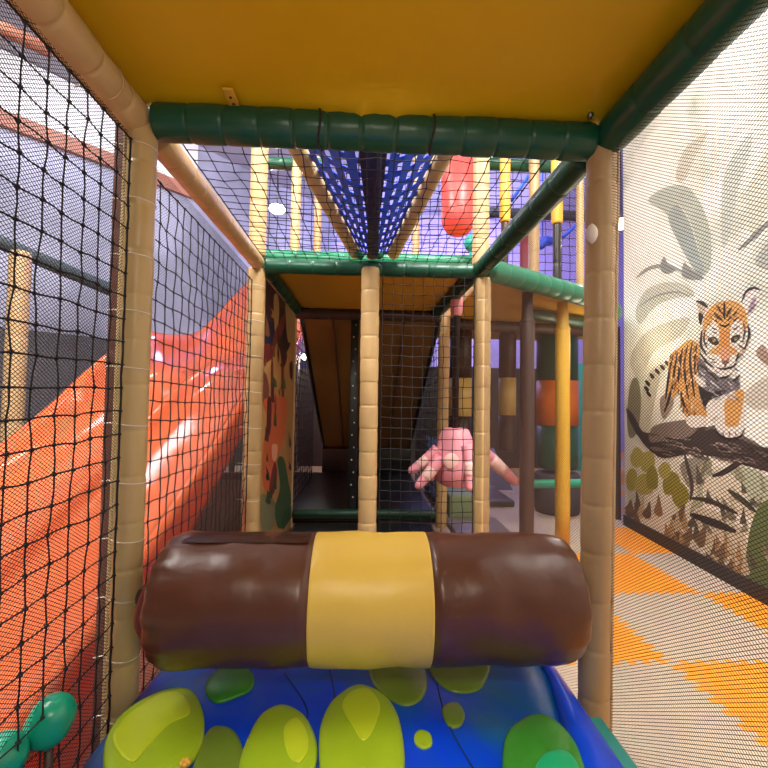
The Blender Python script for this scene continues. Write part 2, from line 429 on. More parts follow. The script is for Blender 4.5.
    for k in range(60):     # pale and grey-green undergrowth below the branch
        px = rf.uniform(690, 800); py = rf.uniform(468, 520+(px-625)*.5); w = rf.uniform(2, 5); h = rf.uniform(10, 24); a_ = rf.uniform(-14, 14)
        A.poly([(px-w, py), (px-w*.6+a_*.4, py-h*.5), (px+a_, py-h), (px+w*.7+a_*.4, py-h*.45), (px+w, py)], rf.choice([(214, 206, 188), (180, 178, 150), (150, 146, 124), (120, 116, 98), (196, 180, 156), (90, 84, 74)]), d+.0007+k*.00001)
    # ochre blossoms
    for cx, cy, rx, ry in ((637, 458, 8, 10), (648, 462, 8, 12), (632, 480, 6, 11), (645, 484, 9, 12), (652, 478, 7, 12), (665, 470, 6, 9), (672, 484, 9, 12), (680, 496, 9, 13)):
        A.poly([(cx+rx*math.cos(k*PI/4)*random.uniform(.85, 1.15), cy+ry*math.sin(k*PI/4)*random.uniform(.85, 1.15)) for k in range(8)], random.choice([(168, 156, 62), (150, 140, 50), (182, 170, 84)]), d+.0008+random.random()*.0006)
    # brown and cream undergrowth at the foot of the wall
    for k in range(34):
        px = random.uniform(627, 740); t_ = (px-625)/143.; yb = 520+t_*80
        py = yb-random.uniform(4, 34)
        a_ = random.uniform(-.6, .6); w = random.uniform(2.5, 6); h = random.uniform(9, 20)
        A.poly([(px-w, py), (px-w*.4+a_*6, py-h*.5), (px+a_*12, py-h), (px+w*.6+a_*6, py-h*.4), (px+w, py+3), (px, py+5)], random.choice([(150, 116, 80), (120, 96, 74), (178, 150, 110), (196, 180, 150), (104, 82, 66), (162, 128, 84)]), d+.0012+k*.00003)
    finish('painted_foliage', A.bm, A.ms, t, smooth=False)
    # branch
    A = Layer()
    A.poly([(626, 408), (634, 416), (644, 432), (660, 430), (684, 426), (712, 428), (738, 438), (768, 448), (840, 462), (960, 496), (1150, 560), (1150, 600), (960, 536), (840, 496), (768, 472), (740, 464), (712, 456), (690, 454), (664, 458), (652, 452), (642, 442), (630, 422)], (62, 50, 50), .0024)
    A.poly([(652, 428), (668, 422), (700, 420), (690, 436), (668, 440), (650, 442)], (128, 112, 104), .0028)
    A.stroke([(704, 430), (722, 426), (740, 436), (760, 446)], 5, (104, 92, 88), .0028)
    A.stroke([(712, 476), (724, 472), (740, 462), (752, 456)], 6, (56, 46, 46), .0026)
    A.stroke([(690, 498), (706, 500), (722, 506), (738, 514)], 5, (62, 52, 50), .0026)
    A.stroke([(690, 514), (706, 520), (722, 526), (736, 532)], 8, (52, 44, 44), .0027)
    A.stroke([(684, 452), (688, 468), (692, 486), (690, 500)], 4, (78, 66, 62), .0025)
    A.stroke([(728, 490), (742, 500), (756, 512)], 6, (70, 66, 56), .0026)
    rb = random.Random(5)
    for k in range(90):
        px = rb.uniform(646, 790); t_ = (px-646)/122.; py = 430+t_*16+rb.uniform(2, 22)
        A.stroke([(px, py), (px+rb.uniform(3, 7), py+rb.uniform(0, 2)), (px+rb.uniform(8, 14), py+rb.uniform(1, 5))], rb.uniform(.8, 2.4), rb.choice([(120, 106, 100), (92, 78, 76), (38, 30, 32), (150, 136, 126)]), .003)
    finish('painted_branch', A.bm, A.ms, t, smooth=False)
    # tiger: first zoom (5.333 px per px from 624,270), second zoom (3.84 from 624,400)
    T = Layer()
    def a1(L_): return [(624+x/5.333, 270+y/5.333) for x, y in L_]
    def a2(L_): return [(624+x/3.84, 400+y/3.84) for x, y in L_]
    OR, OR2, WH, DK, GR = (206, 152, 88), (200, 132, 68), (222, 214, 208), (40, 32, 36), (112, 104, 112)
    z = .0032
    # tail
    T.stroke(a1([(245, 480), (205, 515), (150, 560), (122, 605), (130, 660)]), 3.0, (196, 184, 166), z)
    for x, y in ((232, 500), (205, 520), (178, 540), (150, 565), (126, 605), (120, 635), (132, 662)):
        T.stroke(a1([(x-12, y-14), (x, y), (x+10, y+14)]), 3.4, DK, z+.0003)
    # body and legs
    T.poly(a1([(245, 460), (290, 415), (350, 372), (400, 400), (405, 470), (392, 560), (405, 640), (440, 740), (430, 800), (400, 830), (340, 800), (305, 720), (290, 650), (255, 700), (225, 780), (200, 760), (212, 680), (232, 590), (234, 510)]), OR, z+.0004)
    T.poly(a2([(140, -10), (175, -20), (190, 10), (170, 50), (150, 70), (140, 40)]), (150, 130, 116), z+.0005)
    for L_ in ([(262, 450), (246, 520), (232, 610), (222, 690)], [(285, 440), (268, 540), (262, 600), (240, 700)], [(312, 420), (296, 520), (290, 600)], [(340, 400), (322, 500), (330, 600), (345, 690)], [(365, 385), (352, 470), (362, 580), (378, 680)], [(388, 400), (376, 480), (384, 580)], [(300, 640), (320, 720), (350, 780)], [(250, 640), (236, 700), (214, 760)]):
        T.stroke(a1(L_), 2.6, DK, z+.0008)
    T.poly(a2([(226, -30), (300, -30), (318, 10), (320, 40), (305, 70), (255, 74), (236, 40)]), OR, z+.0006)
    T.poly(a2([(238, 72), (262, 58), (305, 62), (318, 80), (308, 100), (272, 106), (246, 98)]), WH, z+.0009)
    # chest
    T.poly(a1([(390, 470), (440, 500), (520, 570), (600, 580), (620, 610), (600, 660), (520, 690), (450, 720), (430, 745), (400, 650), (392, 560)]), GR, z+.001)
    T.poly(a1([(400, 600), (430, 640), (470, 650), (540, 640), (520, 670), (460, 690), (432, 730), (404, 660)]), DK, z+.0012)
    T.poly(a1([(376, 560), (404, 570), (436, 606), (420, 626), (390, 600)]), WH, z+.0013)
    T.stroke(a1([(400, 500), (450, 540), (500, 590)]), 2.6, DK, z+.0014); T.stroke(a1([(560, 610), (600, 580), (620, 560)]), 2.4, DK, z+.0014)
    # right foreleg
    T.poly(a1([(440, 710), (520, 672), (600, 640), (640, 640), (650, 720), (640, 800), (590, 850), (540, 830), (500, 780), (460, 800)]), WH, z+.0011)
    T.poly(a2([(384, 20), (400, -10), (440, -40), (462, -30), (456, 20), (446, 70), (432, 104), (392, 102), (388, 60)]), OR, z+.0016)
    T.poly(a2([(346, 92), (372, 62), (392, 100), (434, 100), (452, 76), (464, 104), (446, 134), (408, 146), (368, 128)]), WH, z+.0018)
    T.stroke(a2([(346, 96), (362, 128), (400, 148), (446, 138), (464, 106)]), 2., DK, z+.002)
    for x in (380, 404, 428): T.stroke(a2([(x, 124), (x+2, 136)]), 1.4, DK, z+.0022)
    # ears
    T.poly(a1([(630, 175), (652, 115), (690, 96), (722, 110), (712, 170), (672, 215), (650, 230)]), WH, z+.0012)
    T.poly(a1([(668, 190), (690, 150), (706, 150), (690, 200), (664, 225)]), (150, 130, 150), z+.0014)
    T.stroke(a1([(628, 172), (650, 118), (688, 96), (724, 108)]), 2.8, DK, z+.0016)
    T.poly(a1([(385, 168), (430, 180), (462, 212), (440, 240), (420, 262), (402, 220)]), (190, 170, 150), z+.0012)
    T.stroke(a1([(384, 164), (420, 178), (456, 208)]), 3., DK, z+.0016)
    T.poly(a1([(398, 226), (424, 246), (414, 296), (400, 276)]), DK, z+.0016)
    # head
    T.poly(a1([(440, 205), (482, 178), (535, 162), (592, 164), (632, 184), (654, 232), (670, 292), (670, 352), (652, 410), (612, 452), (592, 505), (562, 562), (520, 574), (478, 548), (438, 508), (414, 450), (404, 380), (408, 310), (424, 250)]), WH, z+.002)
    T.poly(a1([(436, 230), (482, 182), (535, 164), (600, 168), (642, 206), (658, 262), (650, 320), (628, 282), (598, 262), (572, 300), (566, 350), (566, 400), (602, 424), (594, 452), (540, 440), (492, 452), (450, 434), (500, 402), (508, 345), (500, 296), (476, 276), (448, 300), (424, 340), (420, 280)]), OR, z+.0024)
    T.poly(a1([(512, 430), (540, 414), (574, 430), (566, 470), (540, 494), (516, 470)]), (206, 150, 120), z+.0028)
    T.poly(a1([(514, 330), (540, 322), (562, 330), (562, 400), (540, 412), (516, 402)]), OR2, z+.0026)
    for L_ in ([(446, 366), (478, 356), (506, 382), (494, 402), (464, 392)], [(570, 366), (598, 346), (622, 350), (602, 382), (576, 388)]): T.poly(a1(L_), DK, z+.003)
    T.poly(a1([(470, 368), (484, 366), (490, 380), (476, 384)]), (150, 140, 90), z+.0032); T.poly(a1([(588, 362), (602, 358), (604, 370), (590, 376)]), (150, 140, 90), z+.0032)
    T.poly(a1([(520, 478), (540, 486), (560, 476), (556, 494), (540, 506), (526, 496)]), (120, 76, 74), z+.0032)
    for L_, w in (([(540, 500), (538, 522)], 1.6), ([(490, 518), (530, 528), (578, 516), (596, 496)], 2.2), ([(480, 548), (520, 574), (562, 560)], 1.8), ([(535, 172), (536, 262)], 2.4), ([(500, 196), (532, 244)], 2.), ([(576, 200), (544, 246)], 2.), ([(478, 230), (526, 268)], 2.), ([(604, 222), (550, 270)], 2.), ([(506, 290), (538, 300), (566, 286)], 2.2), ([(470, 250), (500, 280)], 1.6), ([(612, 250), (580, 276)], 1.6), ([(660, 290), (668, 345), (650, 400)], 2.6), ([(636, 280), (644, 330), (632, 380)], 1.8), ([(416, 320), (410, 400), (440, 450)], 2.8), ([(436, 310), (426, 370), (446, 420)], 1.8), ([(610, 400), (640, 420), (650, 400)], 2.), ([(404, 440), (440, 490), (480, 520)], 2.4), ([(612, 440), (596, 490)], 2.), ([(470, 310), (496, 318)], 1.6), ([(474, 332), (496, 336)], 1.4), ([(580, 318), (606, 308)], 1.6), ([(450, 470), (490, 480)], 1.), ([(460, 490), (496, 494)], 1.)):
        T.stroke(a1(L_), w, DK, z+.0036)
    rt = random.Random(3)
    for k in range(150):      # brushed fur
        if k % 3:
            cx, cy = rt.uniform(246, 400), rt.uniform(400, 760)
            if cx < 250+(cy-400)*-.1+30 and cy < 430: continue
            if cy > 640 and cx < 300: continue
            dx, dy = rt.uniform(-14, 4), rt.uniform(18, 40)
        else:
            a_ = rt.uniform(0, 2*PI); q = rt.uniform(.55, .92); cx, cy = 538+118*q*math.cos(a_), 350+170*q*math.sin(a_)
            if 400 < cy < 520 and 480 < cx < 600: continue
            dx, dy = 24*math.cos(a_), 24*math.sin(a_)
        T.stroke(a1([(cx, cy), (cx+dx*.5+2, cy+dy*.5), (cx+dx, cy+dy)]), rt.uniform(.7, 1.5), rt.choice([(236, 206, 160), (190, 112, 50), (60, 44, 40), (224, 180, 120), (150, 86, 44)]), z+.004)
    for k in range(60):
        cx, cy = rt.uniform(396, 600), rt.uniform(520, 680)
        T.stroke(a1([(cx, cy), (cx+8, cy+12), (cx+22, cy+18)]), rt.uniform(.7, 1.3), rt.choice([(210, 204, 206), (80, 74, 80), (150, 144, 150)]), z+.004)
    finish('painted_tiger', T.bm, T.ms, t, smooth=False)
mural()

# ------------------------------------------------------------------ front frame: posts and beams
tl = pad_post('padded_post', 'beige padded post at the left end of the brown log roller', 'post', (XL, Y1, 0), (XL, Y1, ZB), RP, BEIGE, .115, ties=(12, TIE, (-1, -.3, 0)), flap=(-.8, -.5, 0))
tr = pad_post('padded_post', 'thick tan padded post at the right end of the brown log roller', 'post', (XR-.012, Y1, 0), (XR+.018, Y1, ZB), RP+.002, TAN, .125, flap=(.9, -.42, 0))
bm = bmesh.new()      # rubbed white patch
sweep(bm, [Vector((XR+.007-.031, Y1-.026, 1.42+.008*i)) for i in range(8)], [.0005, .009, .013, .015, .015, .013, .009, .0005], 12); o = finish('worn_patch', bm, WHITEP, tr); o['label'] = 'white patch where the tan cover has worn through'
bl = pad_post('padded_beam', 'beige padded beam along the upper left of the nearest bay', 'beam', (XL-.016, -.5, ZB), (XL-.012, Y1+.02, ZB), .041, BEIGE, .12, ties=(5, BEIGE, (-1, 0, -.3)), flap=(-.6, 0, -.8))
pad_post('padded_beam', 'green padded beam along the upper right, beside the mural wall', 'beam', (XR+.038, -.5, ZB), (XR+.03, Y1-.02, ZB), RB, GREEN, .17)
bf = pad_post('padded_beam', 'green padded beam across the front under the big yellow panel', 'beam', (XL+.035, Y1, ZB), (XR-.012, Y1, ZB-.005), RB, GREEN, .088)
for px in (321, 431):     # dark lashings that hold the panel to the front beam
    c = at(px, 130, Y1); c = Vector((c.x, Y1, ZB))
    bm = bmesh.new(); k = 16
    sweep(bm, [c+Vector((.004*math.sin(j), math.cos(2*PI*j/k)*(RB+.003), math.sin(2*PI*j/k)*(RB+.003))) for j in range(k+1)], [.0028]*(k+1), 5)
    sweep(bm, [c+Vector((0, -.03, .038)), c+Vector((.012, -.045, .05)), c+Vector((.016, -.05, .07))], [.003, .002, .001], 5)
    o = finish('lashing', bm, ROPE, bf)
pad_post('padded_beam', 'beige padded beam running away along the left side of the second bay', 'beam', (XL+.012, Y1+.05, ZB-.01), (XL+.012, Y2-.04, ZB), .038, BEIGE2, .09)
pad_post('padded_beam', 'dark green padded beam running away along the right side of the second bay', 'beam', (XR, Y1+.05, ZB-.01), (XR, Y2-.02, ZB), RB-.003, DKGREEN, .16)
pad_post('padded_beam', 'dark green padded beam along the right side of the deepest bay', 'beam', (XR-.02, Y2+.04, ZB), (XR-.05, Y3-.04, ZB-.01), RB-.003, DKGREEN, .16)
pad_post('padded_beam', 'dark green padded beam above the jungle print panel', 'beam', (XL+.03, Y2+.05, ZB), (XL+.03, Y3-.04, ZB-.01), RB-.003, DKGREEN, .16)
pad_post('padded_beam', 'green padded beam across the second frame, above the thin middle post', 'beam', (XL+.05, Y2, ZB-.005), (XR-.04, Y2, ZB-.005), .04, GREEN, .12)
pad_post('padded_beam', 'glossy green padded tube across the upper level, behind the blue trough', 'beam', (XL-.1, Y2+.2, ZB+.105), (XR+.06, Y2+.2, ZB+.105), .045, MIDGREEN, .13)
pad_post('padded_beam', 'dark brown padded beam across the third frame, over the sloping tarpaulin', 'beam', (XL-.0, Y3, ZB-.03), (XR-.02, Y3, ZB-.03), .045, DKBROWN, .14)
# rust post just outside the net
pad_post('padded_post', 'red-brown post outside the net, hugging the beige front left post', 'post', (XL-.066, Y1+.055, .0), (XL-.066, Y1+.055, 1.76), .031, RUST, .16)

# second frame
pad_post('padded_post', 'beige padded post at the left of the second frame, beside the jungle panel', 'post', (XL, Y2, 0), (XL, Y2, 1.69), .045, BEIGE2, .125, ties=(9, TIE, (-1, -.2, 0)))
pad_post('padded_post', 'beige padded post standing alone in the middle of the second frame', 'post', (.024, Y2-.03, 0), (.018, Y2-.03, 1.70), .048, BEIGE2, .12)
pad_post('padded_post', 'beige padded post at the right of the second frame, in front of the pink octopus', 'post', (XR+.015, Y2, 0), (XR+.018, Y2, 1.672), .044, BEIGE2, .12)
pad_post('padded_post', 'tan upper post rising above the left end of the second frame', 'post', (XL, Y2, 1.76), (XL, Y2, 2.75), .045, BEIGE2, .14)
pad_post('padded_post', 'tan upper post rising right beside the red punch bag', 'post', (XR+.015, Y2+.04, 1.76), (XR+.015, Y2+.04, 2.75), .046, TAN, .14)
# third frame
pad_post('padded_post', 'pale post at the far end of the jungle print panel', 'post', (XL-.005, Y3, 0), (XL-.005, Y3, 1.68), .042, BEIGE, .14)
pad_post('padded_post', 'tan post behind the coarse net, left of the pink octopus body', 'post', (XR+.005, Y3, 0), (XR+.02, Y3, 1.68), .045, BEIGE2, .12)

# ------------------------------------------------------------------ the big yellow deck overhead
def sheet(f, nu, nv, th):
    bm = bmesh.new(); A = [[bm.verts.new(f(i/nu, j/nv)) for j in range(nv+1)] for i in range(nu+1)]
    B = [[bm.verts.new(f(i/nu, j/nv)+Vector(th)) for j in range(nv+1)] for i in range(nu+1)]
    for i in range(nu):
        for j in range(nv):
            bm.faces.new((A[i][j], A[i+1][j], A[i+1][j+1], A[i][j+1])); bm.faces.new((B[i][j], B[i][j+1], B[i+1][j+1], B[i+1][j]))
    for i in range(nu):
        for j in (0, nv): bm.faces.new((A[i][j], A[i+1][j], B[i+1][j], B[i][j]))
    for j in range(nv):
        for i in (0, nu): bm.faces.new((A[i][j], A[i][j+1], B[i][j+1], B[i][j]))
    return bm
dk = thing('deck_panel', 'large yellow padded underside of the deck filling the top of the view', 'deck', (0, .3, 1.765))
def fdeck(u, v):
    x = XL-.03+(XR-XL+.06)*u; y = -.48+(Y1-.005+.48)*v
    z = 1.764-.012*math.sin(PI*u)*math.sin(PI*v)**.5-.012*math.exp(-((v-1)/.03)**2)
    # puckered vinyl where it is lashed to the front beam
    g = math.exp(-((v-1)/.035)**2)
    z += g*(.007*math.sin(x*70)+.006*math.sin(x*141+1)-.014)*math.exp(-((x-.02)/.16)**2)
    z -= .012*math.exp(-((v-.97)/.03)**2)*math.exp(-((x-.02)/.18)**2)
    return Vector((x, y, z))
finish('yellow_cover', sheet(fdeck, 70, 90, (0, 0, .06)), YEL, dk)
c = at(233, 97, 1.757, 2)
bm = bmesh.new(); box(bm, (c.x-.013, c.y-.045, 1.7435), (c.x+.013, c.y+.03, 1.7495), .002); tb = finish('fixing_tab', bm, YEL2, dk)
for q in (-.018, .006):
    bm = bmesh.new(); tube(bm, Vector((c.x, c.y+q, 1.7415)), Vector((c.x, c.y+q, 1.7445)), .0035, 10); finish('screw', bm, mat('dark_screw', (60, 44, 30), .4), tb)
bm = bmesh.new(); p = Vector((XR-.04, Y1-.05, 1.752)); bmesh.ops.create_uvsphere(bm, u_segments=14, v_segments=8, radius=.008, matrix=Matrix.Translation(p)); o = finish('bolt_cap', bm, METAL, dk)

# yellow underside in the deepest bay
d2 = thing('deck_panel', 'ochre padded underside of the deck above the deepest bay', 'deck', (0, 3., 1.72))
def fd2(u, v): return Vector((XL+.05+(XR-XL-.1)*u, Y2+.04+(Y3-Y2-.0)*v, 1.726-.012*math.sin(PI*u)*math.sin(PI*v)))
finish('yellow_cover', sheet(fd2, 20, 20, (0, 0, .025)), mat('ochre_vinyl', (200, 152, 40), .45, .3, 7, .08, 3), d2)

# ------------------------------------------------------------------ log roller
def log():
    yc, zc, r, x0, x1 = 1.12, .507, .152, -.482, .528
    t = thing('log_roller', 'big brown padded log roller with a cream yellow middle band', 'roller', (0, yc, zc-r))
    xa, xb = at(309, 600, 1.0).x, at(433, 600, 1.0).x
    def body(xs, rs, name, m, pk=False):
        bm = bmesh.new(); n = 56; rings = []
        for x, rr in zip(xs, rs):
            ring = []
            for k in range(n):
                a = 2*PI*k/n; q = rr
                e = max(0, 1-min(x-x0, x1-x)/.07)
                q *= 1+(.045 if x < 0 else .02)*e*math.sin(a*17+1.3*math.sin(a*3))*(1 if e < .99 else .4)
                q += .0018*math.sin(x*31+a*2)+.0012*math.sin(x*57-a*3)
                ring.append(bm.verts.new((x, yc+math.cos(a)*q, zc+math.sin(a)*q)))
            rings.append(ring)
        for A_, B_ in zip(rings, rings[1:]):
            for k in range(n): bm.faces.new((A_[k], A_[(k+1) % n], B_[(k+1) % n], B_[k]))
        for rg in (rings[0], rings[-1]): bm.faces.new(rg)
        return finish(name, bm, m, t)
    L1 = [x0, x0+.004, x0+.015, x0+.035, x0+.06]; R1 = [r*.80, r*.88, r*.945, r*.985, r]
    m1 = [x0+.06+(xa-x0-.06)*i/12 for i in range(1, 13)]
    o = body(L1+m1, R1+[r]*12, 'log_cover', BROWN)
    m2 = [xb+(x1-.06-xb)*i/12 for i in range(13)]
    body(m2+[x1-.035, x1-.015, x1-.004, x1], [r]*13+[r*.985, r*.945, r*.87, r*.78], 'log_cover', BROWN)
    o = body([xa-.002, xa, xa+.006]+[xa+(xb-xa)*i/8 for i in range(1, 8)]+[xb-.006, xb, xb+.002], [r*.98, r*1.004, r*1.009]+[r*1.01]*7+[r*1.009, r*1.004, r*.98], 'middle_band', CREAM); o['label'] = 'cream yellow band round the middle of the log'
    # closing flap along the top
    bm = bmesh.new(); rows = []
    for i in range(31):
        x = x0+.05+(x1-x0-.1)*i/30
        rows.append([bm.verts.new((x, yc+math.cos(a)*(r+.0022+.0012*math.sin(x*90)), zc+math.sin(a)*(r+.0022+.0012*math.sin(x*90)))) for a in (R(108), R(104), R(96), R(84), R(66))])
    for A_, B_ in zip(rows[:10], rows[1:11]):
        for k in range(4): bm.faces.new((A_[k], A_[k+1], B_[k+1], B_[k]))
    for v in [v for v in bm.verts if not v.link_faces]: bm.verts.remove(v)
    bmesh.ops.solidify(bm, geom=bm.faces[:], thickness=.003)
    o = finish('closing_flap', bm, BROWN, t)
    for xe, s, xp in ((x0, -1, XL+.042), (x1, 1, XR-.05)):
        bm = bmesh.new(); tube(bm, Vector((xe-s*.01, yc, zc)), Vector((xp, yc, zc)), .018, 14); finish('axle', bm, DKBROWN, t)
    # reddish strap looped from the left end to the post
    bm = bmesh.new(); pts = crom([(x0+.02, yc-.06, zc+.1), (x0-.012, yc-.075, zc+.03), (x0-.02, yc-.075, zc-.03), (x0+.012, yc-.07, zc-.08)], 6)
    sweep(bm, pts, [.007]*len(pts), 8, squash=2.2); o = finish('strap', bm, mat('red_brown_strap', (120, 52, 44), .4), t); o['label'] = 'red-brown strap at the left end of the log'
log()

# ------------------------------------------------------------------ blue mat with lily pads
def matbed():
    t = thing('padded_mat', 'blue padded floor mat with green lily pads, in front of the log roller', 'mat', (0, .5, 0))
    ZT = .27
    def top(x, y): return ZT+.006*math.sin(x*9+1)*math.sin(y*8)+.004*math.sin(x*17+y*11)
    x0, x1, y0, y1 = XL+.038, .455, -.35, 1.32
    def ft(u, v):
        y = y0+(y1-y0)*v; xr = min(.515, max(.38, .435+.24*(y-.88)))+.006; x = x0+(xr-x0)*u
        e = min(u, 1-u, v, 1-v)*12; k = min(1, e)
        return Vector((x, y, top(x, y)-.02*(1-k)**2))
    bm = sheet(ft, 50, 60, (0, 0, -.24)); finish('mat_cover', bm, BLUE, t)
    # bevelled blue edge bolster and teal side
    bm = bmesh.new(); pts = [Vector((.497-.02*i/12+.012, y1-(y1-y0)*i/12, .20)) for i in range(13)]
    sec = [(.0, .0), (.0, .060), (.18, .074), (.5, .070), (.93, .058), (1., .04), (1., -.08), (.0, -.08)]
    def xin(y): return min(.515, max(.38, .435+.24*(y-.88)))
    rings = [[bm.verts.new(Vector((xin(p.y)+a*(.549-xin(p.y)), p.y, p.z+b))) for a, b in sec] for p in pts]
    for A_, B_ in zip(rings, rings[1:]):
        for k in range(len(sec)): bm.faces.new((A_[k], A_[(k+1) % 8], B_[(k+1) % 8], B_[k]))
    for rg in (rings[0], rings[-1]): bm.faces.new(rg)
    o = finish('edge_bolster', bm, BLUE2, t); o['label'] = 'smooth bright blue bevelled edge'
    bm = bmesh.new(); box(bm, (.40, y0, .0), (.588, 1.07, .238), .004); o = finish('side_panel', bm, TEAL, t); o['label'] = 'teal side of the mat'
    # curved seam lines
    for L_ in ([(-.2, 1.2), (-.12, 1.05), (-.16, .95), (-.22, .86)], [(-.09, 1.25), (-.06, 1.08), (-.08, .9)], [(.2, 1.2), (.2, 1.0), (.24, .84)]):
        bm = bmesh.new(); P = crom([Vector((x, y, top(x, y)+.0005)) for x, y in L_], 8); sweep(bm, P, [.0018]*len(P), 6); finish('stitched_seam', bm, mat('navy_stitching', (8, 30, 84), .6), t)
    def pad(pts, m, h, name='lily_pad', base=.0, parent=None, lab=None):
        P = crom([at(x, y, ZT, 2) for x, y in pts], 6, True); n = len(P)
        c = sum(P, Vector())/n; bm = bmesh.new(); rings = []; h *= .72; base *= .72
        for s, hh in ((1.0, -.004), (1.0, .35), (.97, .62), (.9, .8), (.75, .93), (.5, .98), (.25, 1.)):
            rings.append([bm.verts.new(Vector((c.x+(p.x-c.x)*s, c.y+(p.y-c.y)*s, 0))) for p in P])
            for v in rings[-1]:
                v.co.z = top(v.co.x, v.co.y)+base+(h*hh if hh > 0 else -.004)+(h*.12*math.sin(v.co.x*40+v.co.y*25) if s < .95 else 0)
        for A_, B_ in zip(rings, rings[1:]):
            for k in range(n): bm.faces.new((A_[k], A_[(k+1) % n], B_[(k+1) % n], B_[k]))
        bm.faces.new(rings[-1]); bm.faces.new(rings[0])
        o = finish(name, bm, m, parent or t)
        if lab: o['label'] = lab
        return o
    p1 = pad([(104, 752), (120, 722), (148, 700), (172, 690), (192, 692), (203, 712), (204, 735), (196, 755), (176, 772), (140, 790), (108, 785)], LILY, .024, lab='lime lily pad at the left of the mat')
    pad([(112, 748), (134, 718), (164, 698), (184, 700), (190, 716), (170, 730), (150, 752), (130, 772)], LILYL, .006, 'leaf_patch', .022, p1)  # lighter leaf patch in its own vinyl colour
    pad([(202, 738), (214, 724), (232, 728), (242, 744), (244, 768), (232, 790), (200, 800), (186, 780), (194, 762)], OLIVE, .012)
    p3 = pad([(238, 768), (248, 738), (262, 716), (282, 707), (302, 716), (314, 736), (317, 762), (306, 790), (270, 805), (244, 795)], LILY, .02)
    pad([(284, 735), (296, 724), (306, 738), (308, 758), (298, 772), (286, 760)], LILYL, .004, 'leaf_patch', .019, p3)
    p4 = pad([(319, 760), (321, 726), (334, 700), (357, 687), (380, 696), (396, 716), (404, 750), (402, 785), (380, 808), (345, 808), (324, 792)], LILY, .02)
    pad([(342, 712), (350, 698), (366, 695), (378, 708), (379, 726), (364, 748), (352, 732)], LILYL, .004, 'leaf_patch', .019, p4)
    pad([(370, 662), (372, 684), (386, 700), (406, 710), (422, 702), (427, 684), (420, 660), (396, 652)], OLIVE, .012)
    pad([(426, 655), (432, 676), (448, 690), (468, 692), (484, 684), (490, 662), (468, 650), (440, 648)], OLIVE, .014)
    pad([(442, 716), (446, 706), (458, 704), (465, 716), (460, 729), (449, 730)], OLIVE, .008)
    pad([(414, 740), (420, 734), (430, 738), (432, 748), (424, 752), (416, 748)], LILY, .008)
    p9 = pad([(503, 752), (510, 728), (528, 715), (548, 716), (568, 732), (582, 756), (588, 790), (570, 812), (530, 815), (505, 795)], LEAFG, .022, lab='leaf green lily pad at the right of the mat')
    pad([(536, 772), (546, 756), (562, 752), (576, 764), (580, 788), (560, 800), (540, 794)], LEAFT, .005, 'leaf_patch', .02, p9)
    pad([(205, 690), (212, 676), (232, 668), (252, 676), (252, 690), (236, 698), (216, 702)], LEAFG, .012)
    # tiny yellow flower
    c = at(185, 765, ZT, 2); bm = bmesh.new(); c.z = top(c.x, c.y)+.012
    for k in range(5): bmesh.ops.create_uvsphere(bm, u_segments=8, v_segments=6, radius=.006, matrix=Matrix.Translation(c+Vector((.006*math.cos(k*1.256), .006*math.sin(k*1.256), 0))))
    finish('yellow_flower', bm, YEL2, t)
matbed()

# ------------------------------------------------------------------ nets
def net_thing(name, label, bm, m, group=None): return tag(finish(name, bm, m, smooth=False), label, 'net', group)
c_ = .0565
net_thing('climbing_net', 'coarse black square net along the left of the nearest bay, in front of the slide', coarse_net((XL-.006, Y1-.045-c_*28, .06), (0, 1, 0), (0, 0, 1), 28, 28, c_, .0021, .05, .2, 2.9), NETBLK)
net_thing('climbing_net', 'coarse black square net along the left of the second bay, in front of the slide', coarse_net((XL-.006, Y1+.06, .03), (0, 1, 0), (0, 0, 1), 19, 28, c_, .0021, .05, .2, 2.4), NETBLK)
net_thing('climbing_net', 'coarse black net stretched flat overhead across the second bay', coarse_net((XL+.04, Y1+.06, ZB+.03), (1, 0, 0), (0, 1, 0), 19, 20, .0575, .0019, .1, .0, bulge=-.02), NETBLK)
net_thing('climbing_net', 'coarse black upright net on the right half of the second frame, before the octopus', coarse_net((.085, Y2-.02, .03), (1, 0, 0), (0, 0, 1), 9, 30, .0550, .0021, .05, .1), NETBLK)
net_thing('fine_net', 'fine dark mesh behind the coarse net, left of the nearest bay', fine_net((XL-.024, -.5, .04), (0, 1, 0), (0, 0, 1), Y1+.5-.02, 1.66, .0115, .0080, .0007), NETFINE)
net_thing('fine_net', 'fine dark mesh behind the coarse net, left of the second bay', fine_net((XL-.03, Y1+.1, .04), (0, 1, 0), (0, 0, 1), Y2-Y1-.14, 1.64, .0125, .0090, .0005), NETFINE)
net_thing('fine_net', 'fine mesh closing the right of the nearest bay, in front of the tiger mural', fine_net((XR+.025, -.5, .0), (0, 1, 0), (0, 0, 1), Y1+.5, 1.69, .0110, .0076, .00062), NETFINE)
net_thing('fine_net', 'fine mesh closing the right of the second bay, in front of the yellow post', fine_net((XR+.012, Y1+.06, .0), (0, 1, 0), (0, 0, 1), Y2-Y1-.12, 1.66, .0120, .0086, .0005), NETRUST)

net_thing('climbing_net', 'dark square net seen in the gap between the jungle panel and the tarpaulin', coarse_net((XL-.05, Y3+.09, .055), (0, 1, 0), (0, 0, 1), 26, 22, .072, .003, .08, .1), NETBLK)
net_thing('climbing_net', 'dark square net in the gap right of the tarpaulin, behind the tan post', coarse_net((XR+.032, Y3+.09, .02), (0, 1, 0), (0, 0, 1), 26, 22, .072, .003, .08, .1), NETBLK)
net_thing('climbing_net', 'wide black upright net far across the upper level, before the violet wall', coarse_net((-1.2, 4.85, 1.75), (1, 0, 0), (0, 0, 1), 38, 20, .095, .0045, .06, .1), NETBLK)
